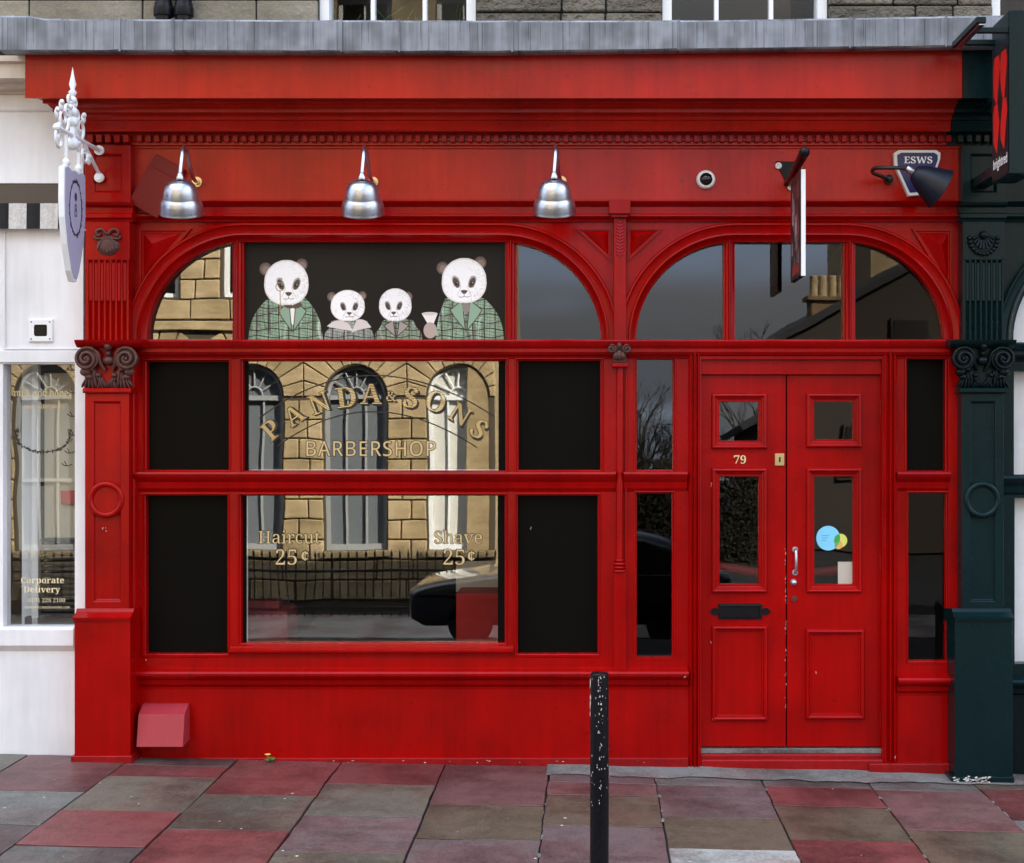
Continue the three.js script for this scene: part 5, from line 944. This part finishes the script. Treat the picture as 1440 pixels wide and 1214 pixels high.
    for (let k = 1; k < 6; k++) { const a = Math.PI * k / 6; f.push(rod([c + 0.14 * Math.cos(a), yS + 0.03 + 0.14 * Math.sin(a), zc + 0.04], [c + (R - 0.04) * Math.cos(a), yS + 0.03 + (R - 0.04) * Math.sin(a), zc + 0.04], 0.016, 0.016, 6)); }
    f.push(new THREE.TorusGeometry(0.14, 0.018, 6, 16, Math.PI).translate(c, yS + 0.03, zc + 0.04), new THREE.TorusGeometry(R - 0.03, 0.035, 6, 28, Math.PI).translate(c, yS, zc + 0.04));
    const w = part('arched_window', f, c > -3 ? M.whiteFrame : dull, b);
    part('glass', [sheet(c - R, c + R, sill, yS, 0), flat([...Array(17).keys()].map(k => [c + R * Math.cos(Math.PI * k / 16), yS + R * Math.sin(Math.PI * k / 16)]), 0)].map(q => q.rotateY(0).translate(0, 0, zc + 0.045)), M.glass, w);
    part('roller_blind', box(c - R - 0.02, c + R + 0.02, sill, yS + R, zc + 0.085, zc + 0.095, 0), c > -3 ? blind : curtain, w);
    part('sill', box(c - R - 0.1, c + R + 0.1, sill - 0.12, sill - 0.005, zF - 0.09, zF + 0.2, 0.01), M.sand[0], b);
    for (const [a, d] of up) {
      const u = part('sash_window', [box(c - 0.5, c - 0.42, a, d, zF + 0.12, zF + 0.2), box(c + 0.42, c + 0.5, a, d, zF + 0.12, zF + 0.2), box(c - 0.42, c + 0.42, a, a + 0.08, zF + 0.12, zF + 0.2), box(c - 0.42, c + 0.42, d - 0.08, d, zF + 0.12, zF + 0.2), box(c - 0.42, c + 0.42, (a + d) / 2 - 0.03, (a + d) / 2 + 0.03, zF + 0.13, zF + 0.2), box(c - 0.015, c + 0.015, a + 0.08, d - 0.08, zF + 0.14, zF + 0.19)], M.whiteFrame, b);
      part('glass', sheet(c - 0.45, c + 0.45, a, d, zF + 0.17), M.glass, u);
    }
  }
  // railings, each bar with a spear head
  const rl = thing('iron_railing', 'black spear topped iron railings across the street', 'railing', [-5, -1.34, 15.8]);
  part('rail', [box(-13, -1.3, -0.62, -0.58, 15.78, 15.82, 0.004), box(-13, -1.3, -1.22, -1.18, 15.78, 15.82, 0.004)], M.iron, rl);
  const bar = lathe([[0.011, 0], [0.011, 0.92], [0.02, 0.94], [0.011, 0.96], [0.022, 1.0], [0, 1.09]], 6), bg = plain(bar); boxUV(bg);
  for (let k = 0; k < 84; k++) { const m = shade(new THREE.Mesh(bg, M.iron)); m.name = 'bar'; m.position.set(-12.9 + k * 0.14 + 5, 0, 0); rl.add(m); }

  // lower gabled house with a chimney stack, and a taller block behind
  const h = thing('gabled_house', 'slate gabled house, coloured dark as if unlit, with a chimney stack of clay pots', 'house', [9, -1.5, 32]);
  part('wall', poly([[4.4, -1.6], [15.2, -1.6], [15.2, 3.6], [9.9, 6.75], [4.4, 3.5]], 30.4, 38), std(lin(0.05, 0.04, 0.032), { roughness: 0.95 }), h);  // near-black wall colour stands in for the unlit gable face
  const rf = part('roof', [poly([[4.0, 3.3], [9.9, 6.75], [9.9, 6.95], [3.9, 3.45]], 30.1, 38.2), poly([[9.91, 6.75], [15.6, 3.3], [15.7, 3.45], [9.91, 6.95]], 30.1, 38.2)], M.slate, h);
  for (const [xx, yy] of [[7, 0.2], [9.6, 0.2], [12.2, 0.2], [8.3, 2.9], [11.4, 2.9]]) { const w = part('window', box(xx - 0.5, xx + 0.5, yy, yy + 1.6, 30.3, 30.39, 0.01), M.bark, h); part('glass', box(xx - 0.42, xx + 0.42, yy + 0.08, yy + 1.52, 30.27, 30.295, 0), M.black, w); }
  const ch = part('chimney', [box(5.86, 6.75, 3.5, 5.0, 31.2, 32.0, 0.02), box(5.76, 6.85, 5.0, 5.12, 31.1, 32.1, 0.02)], std(lin(0.26, 0.18, 0.1), { map: T.stone, roughness: 0.95 }), h);
  for (let k = 0; k < 4; k++) part('chimney_pot', lathe([[0.11, 0], [0.12, 0.05], [0.105, 0.08], [0.1, 0.5], [0.115, 0.52], [0.115, 0.56], [0.09, 0.56]], 14).translate(6.0 + k * 0.22, 5.12, 31.6), M.sand[2], ch);
  const tb = thing('tall_stone_block', 'tall sandstone block rising behind the gabled house', 'building', [15, -1.6, 46]);
  part('wall', box(9.9, 26, -1.6, 15, 44, 54, 0.02), M.sand[0], tb);
  for (let r = 0; r < 4; r++) for (let k = 0; k < 6; k++) { const xx = 11 + k * 2.5, yy = 1 + r * 3.3, w = part('window', box(xx - 0.55, xx + 0.55, yy, yy + 1.9, 43.93, 43.99, 0.01), M.whiteFrame, tb); part('glass', box(xx - 0.46, xx + 0.46, yy + 0.09, yy + 1.81, 43.9, 43.925, 0), M.black, w); }
}
// bare trees in the gardens opposite
function bareTree(at, height, label, spread) {
  const t = thing('bare_tree', label, 'tree', at, 'bare trees in the gardens opposite'), twigs = [], trunk = [];
  const grow = (p, d, len, r, depth) => {
    const mid = p.clone().addScaledVector(d, len * 0.5).add(new THREE.Vector3(rr(-1, 1), 0, rr(-1, 1)).multiplyScalar(len * 0.06)), q = p.clone().addScaledVector(d, len);
    (depth < 1 ? trunk : twigs).push(rod(p.toArray(), mid.toArray(), r, r * 0.85, depth < 2 ? 7 : 4), rod(mid.toArray(), q.toArray(), r * 0.85, r * 0.7, depth < 2 ? 7 : 4));
    if (depth >= 7) return;
    const n = depth < 2 ? 4 : depth < 4 ? 3 : 2 + (rnd() > 0.6);
    for (let k = 0; k < n; k++) {
      const e = d.clone().add(new THREE.Vector3(rr(-1, 1), rr(-0.5, 0.6), rr(-1, 1)).multiplyScalar(spread)).normalize();
      grow(p.clone().lerp(q, k ? rr(0.35, 0.95) : 1), e, len * rr(0.58, 0.84), r * (k ? 0.5 : 0.68), depth + 1);
    }
  };
  grow(new THREE.Vector3(...at), new THREE.Vector3(0, 1, 0), height * 0.26, height * 0.019, 0);
  part('trunk', trunk, M.bark, t); part('crown', twigs, M.bark, t);
}
bareTree([4.6, -1.9, 37], 8.6, 'bare branched tree standing in front of the gabled house across the street', 0.72);
bareTree([1.6, -1.9, 33], 6.6, 'bare branched tree standing beside the sandstone terrace across the street', 0.8);
solo('garden_hedge', (() => { const g = []; for (let k = 0; k < 9000; k++) g.push(new THREE.TetrahedronGeometry(rr(0.03, 0.075)).rotateX(rnd() * 6).rotateY(rnd() * 6).translate(rr(-0.9, 4.2), rr(-1.7, 0.9) , rr(27.2, 28.6))); return g; })(), std(lin(0.02, 0.018, 0.01), { roughness: 0.95 }), 'dark clipped hedge along the gardens across the street', 'hedge', [2, -1.7, 28], undefined, 'stuff');

// parked car, seen only as a reflection in the lower pane
{
  const X = -2.4, Z0 = 11.2, Z1 = 12.85, Y = -1.12, L = 4.25;
  const c = thing('parked_car', 'black hatchback car parked across the road from the shop', 'car', [X + L / 2, Y, 12]);
  const side = [[0.02, 0.35], [0.0, 0.62], [0.12, 0.78], [0.9, 0.92], [1.25, 0.98], [1.85, 1.4], [2.2, 1.46], [3.1, 1.44], [3.75, 1.2], [4.1, 0.95], [4.24, 0.85], [4.25, 0.4], [4.1, 0.28], [0.2, 0.25]];
  const body = new THREE.ExtrudeGeometry(new THREE.Shape(new THREE.SplineCurve(side.map(p => new THREE.Vector2(...p))).getPoints(90)), { depth: Z1 - Z0 - 0.3, bevelEnabled: true, bevelThickness: 0.15, bevelSize: 0.1, bevelOffset: -0.1, bevelSegments: 4 });
  const bp_ = body.attributes.position; for (let i = 0; i < bp_.count; i++) { const y = bp_.getY(i), m = (Z1 - Z0 - 0.3) / 2; if (y > 0.95) bp_.setZ(i, m + (bp_.getZ(i) - m) * (1 - 0.36 * (y - 0.95))); }
  part('body', toCreasedNormals(plain(body.translate(X, Y, Z0 + 0.15)), 0.7), M.carPaint, c);
  const gl = std(lin(0.02, 0.022, 0.025), { roughness: 0.03 });
  for (const pts of [[[1.42, 1.0], [1.92, 1.36], [2.42, 1.4], [2.42, 1.0]], [[2.5, 1.0], [2.5, 1.4], [3.08, 1.38], [3.55, 1.16], [3.5, 1.0]]]) for (const z of [Z0 - 0.004, Z1 - 0.02]) part('side_window', poly(pts.map(([a, d]) => [X + a, Y + d]), z, z + 0.03, 0.004), gl, c);
  part('windscreen', soup((() => { const t = []; quad(t, [X + 1.2, Y + 1.0, Z0 + 0.2], [X + 1.2, Y + 1.0, Z1 - 0.2], [X + 1.84, Y + 1.43, Z1 - 0.32], [X + 1.84, Y + 1.43, Z0 + 0.32]); return t; })()), gl, c);
  for (const wx of [0.82, 3.42]) for (const z of [Z0, Z1 - 0.2]) { const t = part('wheel', new THREE.CylinderGeometry(0.31, 0.31, 0.2, 28).rotateX(Math.PI / 2).translate(X + wx, Y + 0.3, z + 0.1), M.black, c); part('rim', lathe([[0, -0.1], [0.06, -0.1], [0.18, -0.085], [0.2, -0.104], [0.205, -0.104], [0.205, 0.104], [0.2, 0.104], [0.18, 0.085], [0.06, 0.1], [0, 0.1]], 24).rotateX(Math.PI / 2).translate(X + wx, Y + 0.3, z + 0.1), M.iron, t); }
  for (const z of [Z0 + 0.15, Z1 - 0.45]) part('headlight', ball(X + 0.12, Y + 0.68, z + 0.15, 0.08, 0.08, 0.16), M.steel, c);
  part('door_line', [box(X + 1.3, X + 3.6, Y + 0.92, Y + 0.935, Z0 - 0.006, Z0 + 0.01, 0.002)], M.steel, c);
}

renderer.render(scene, camera);
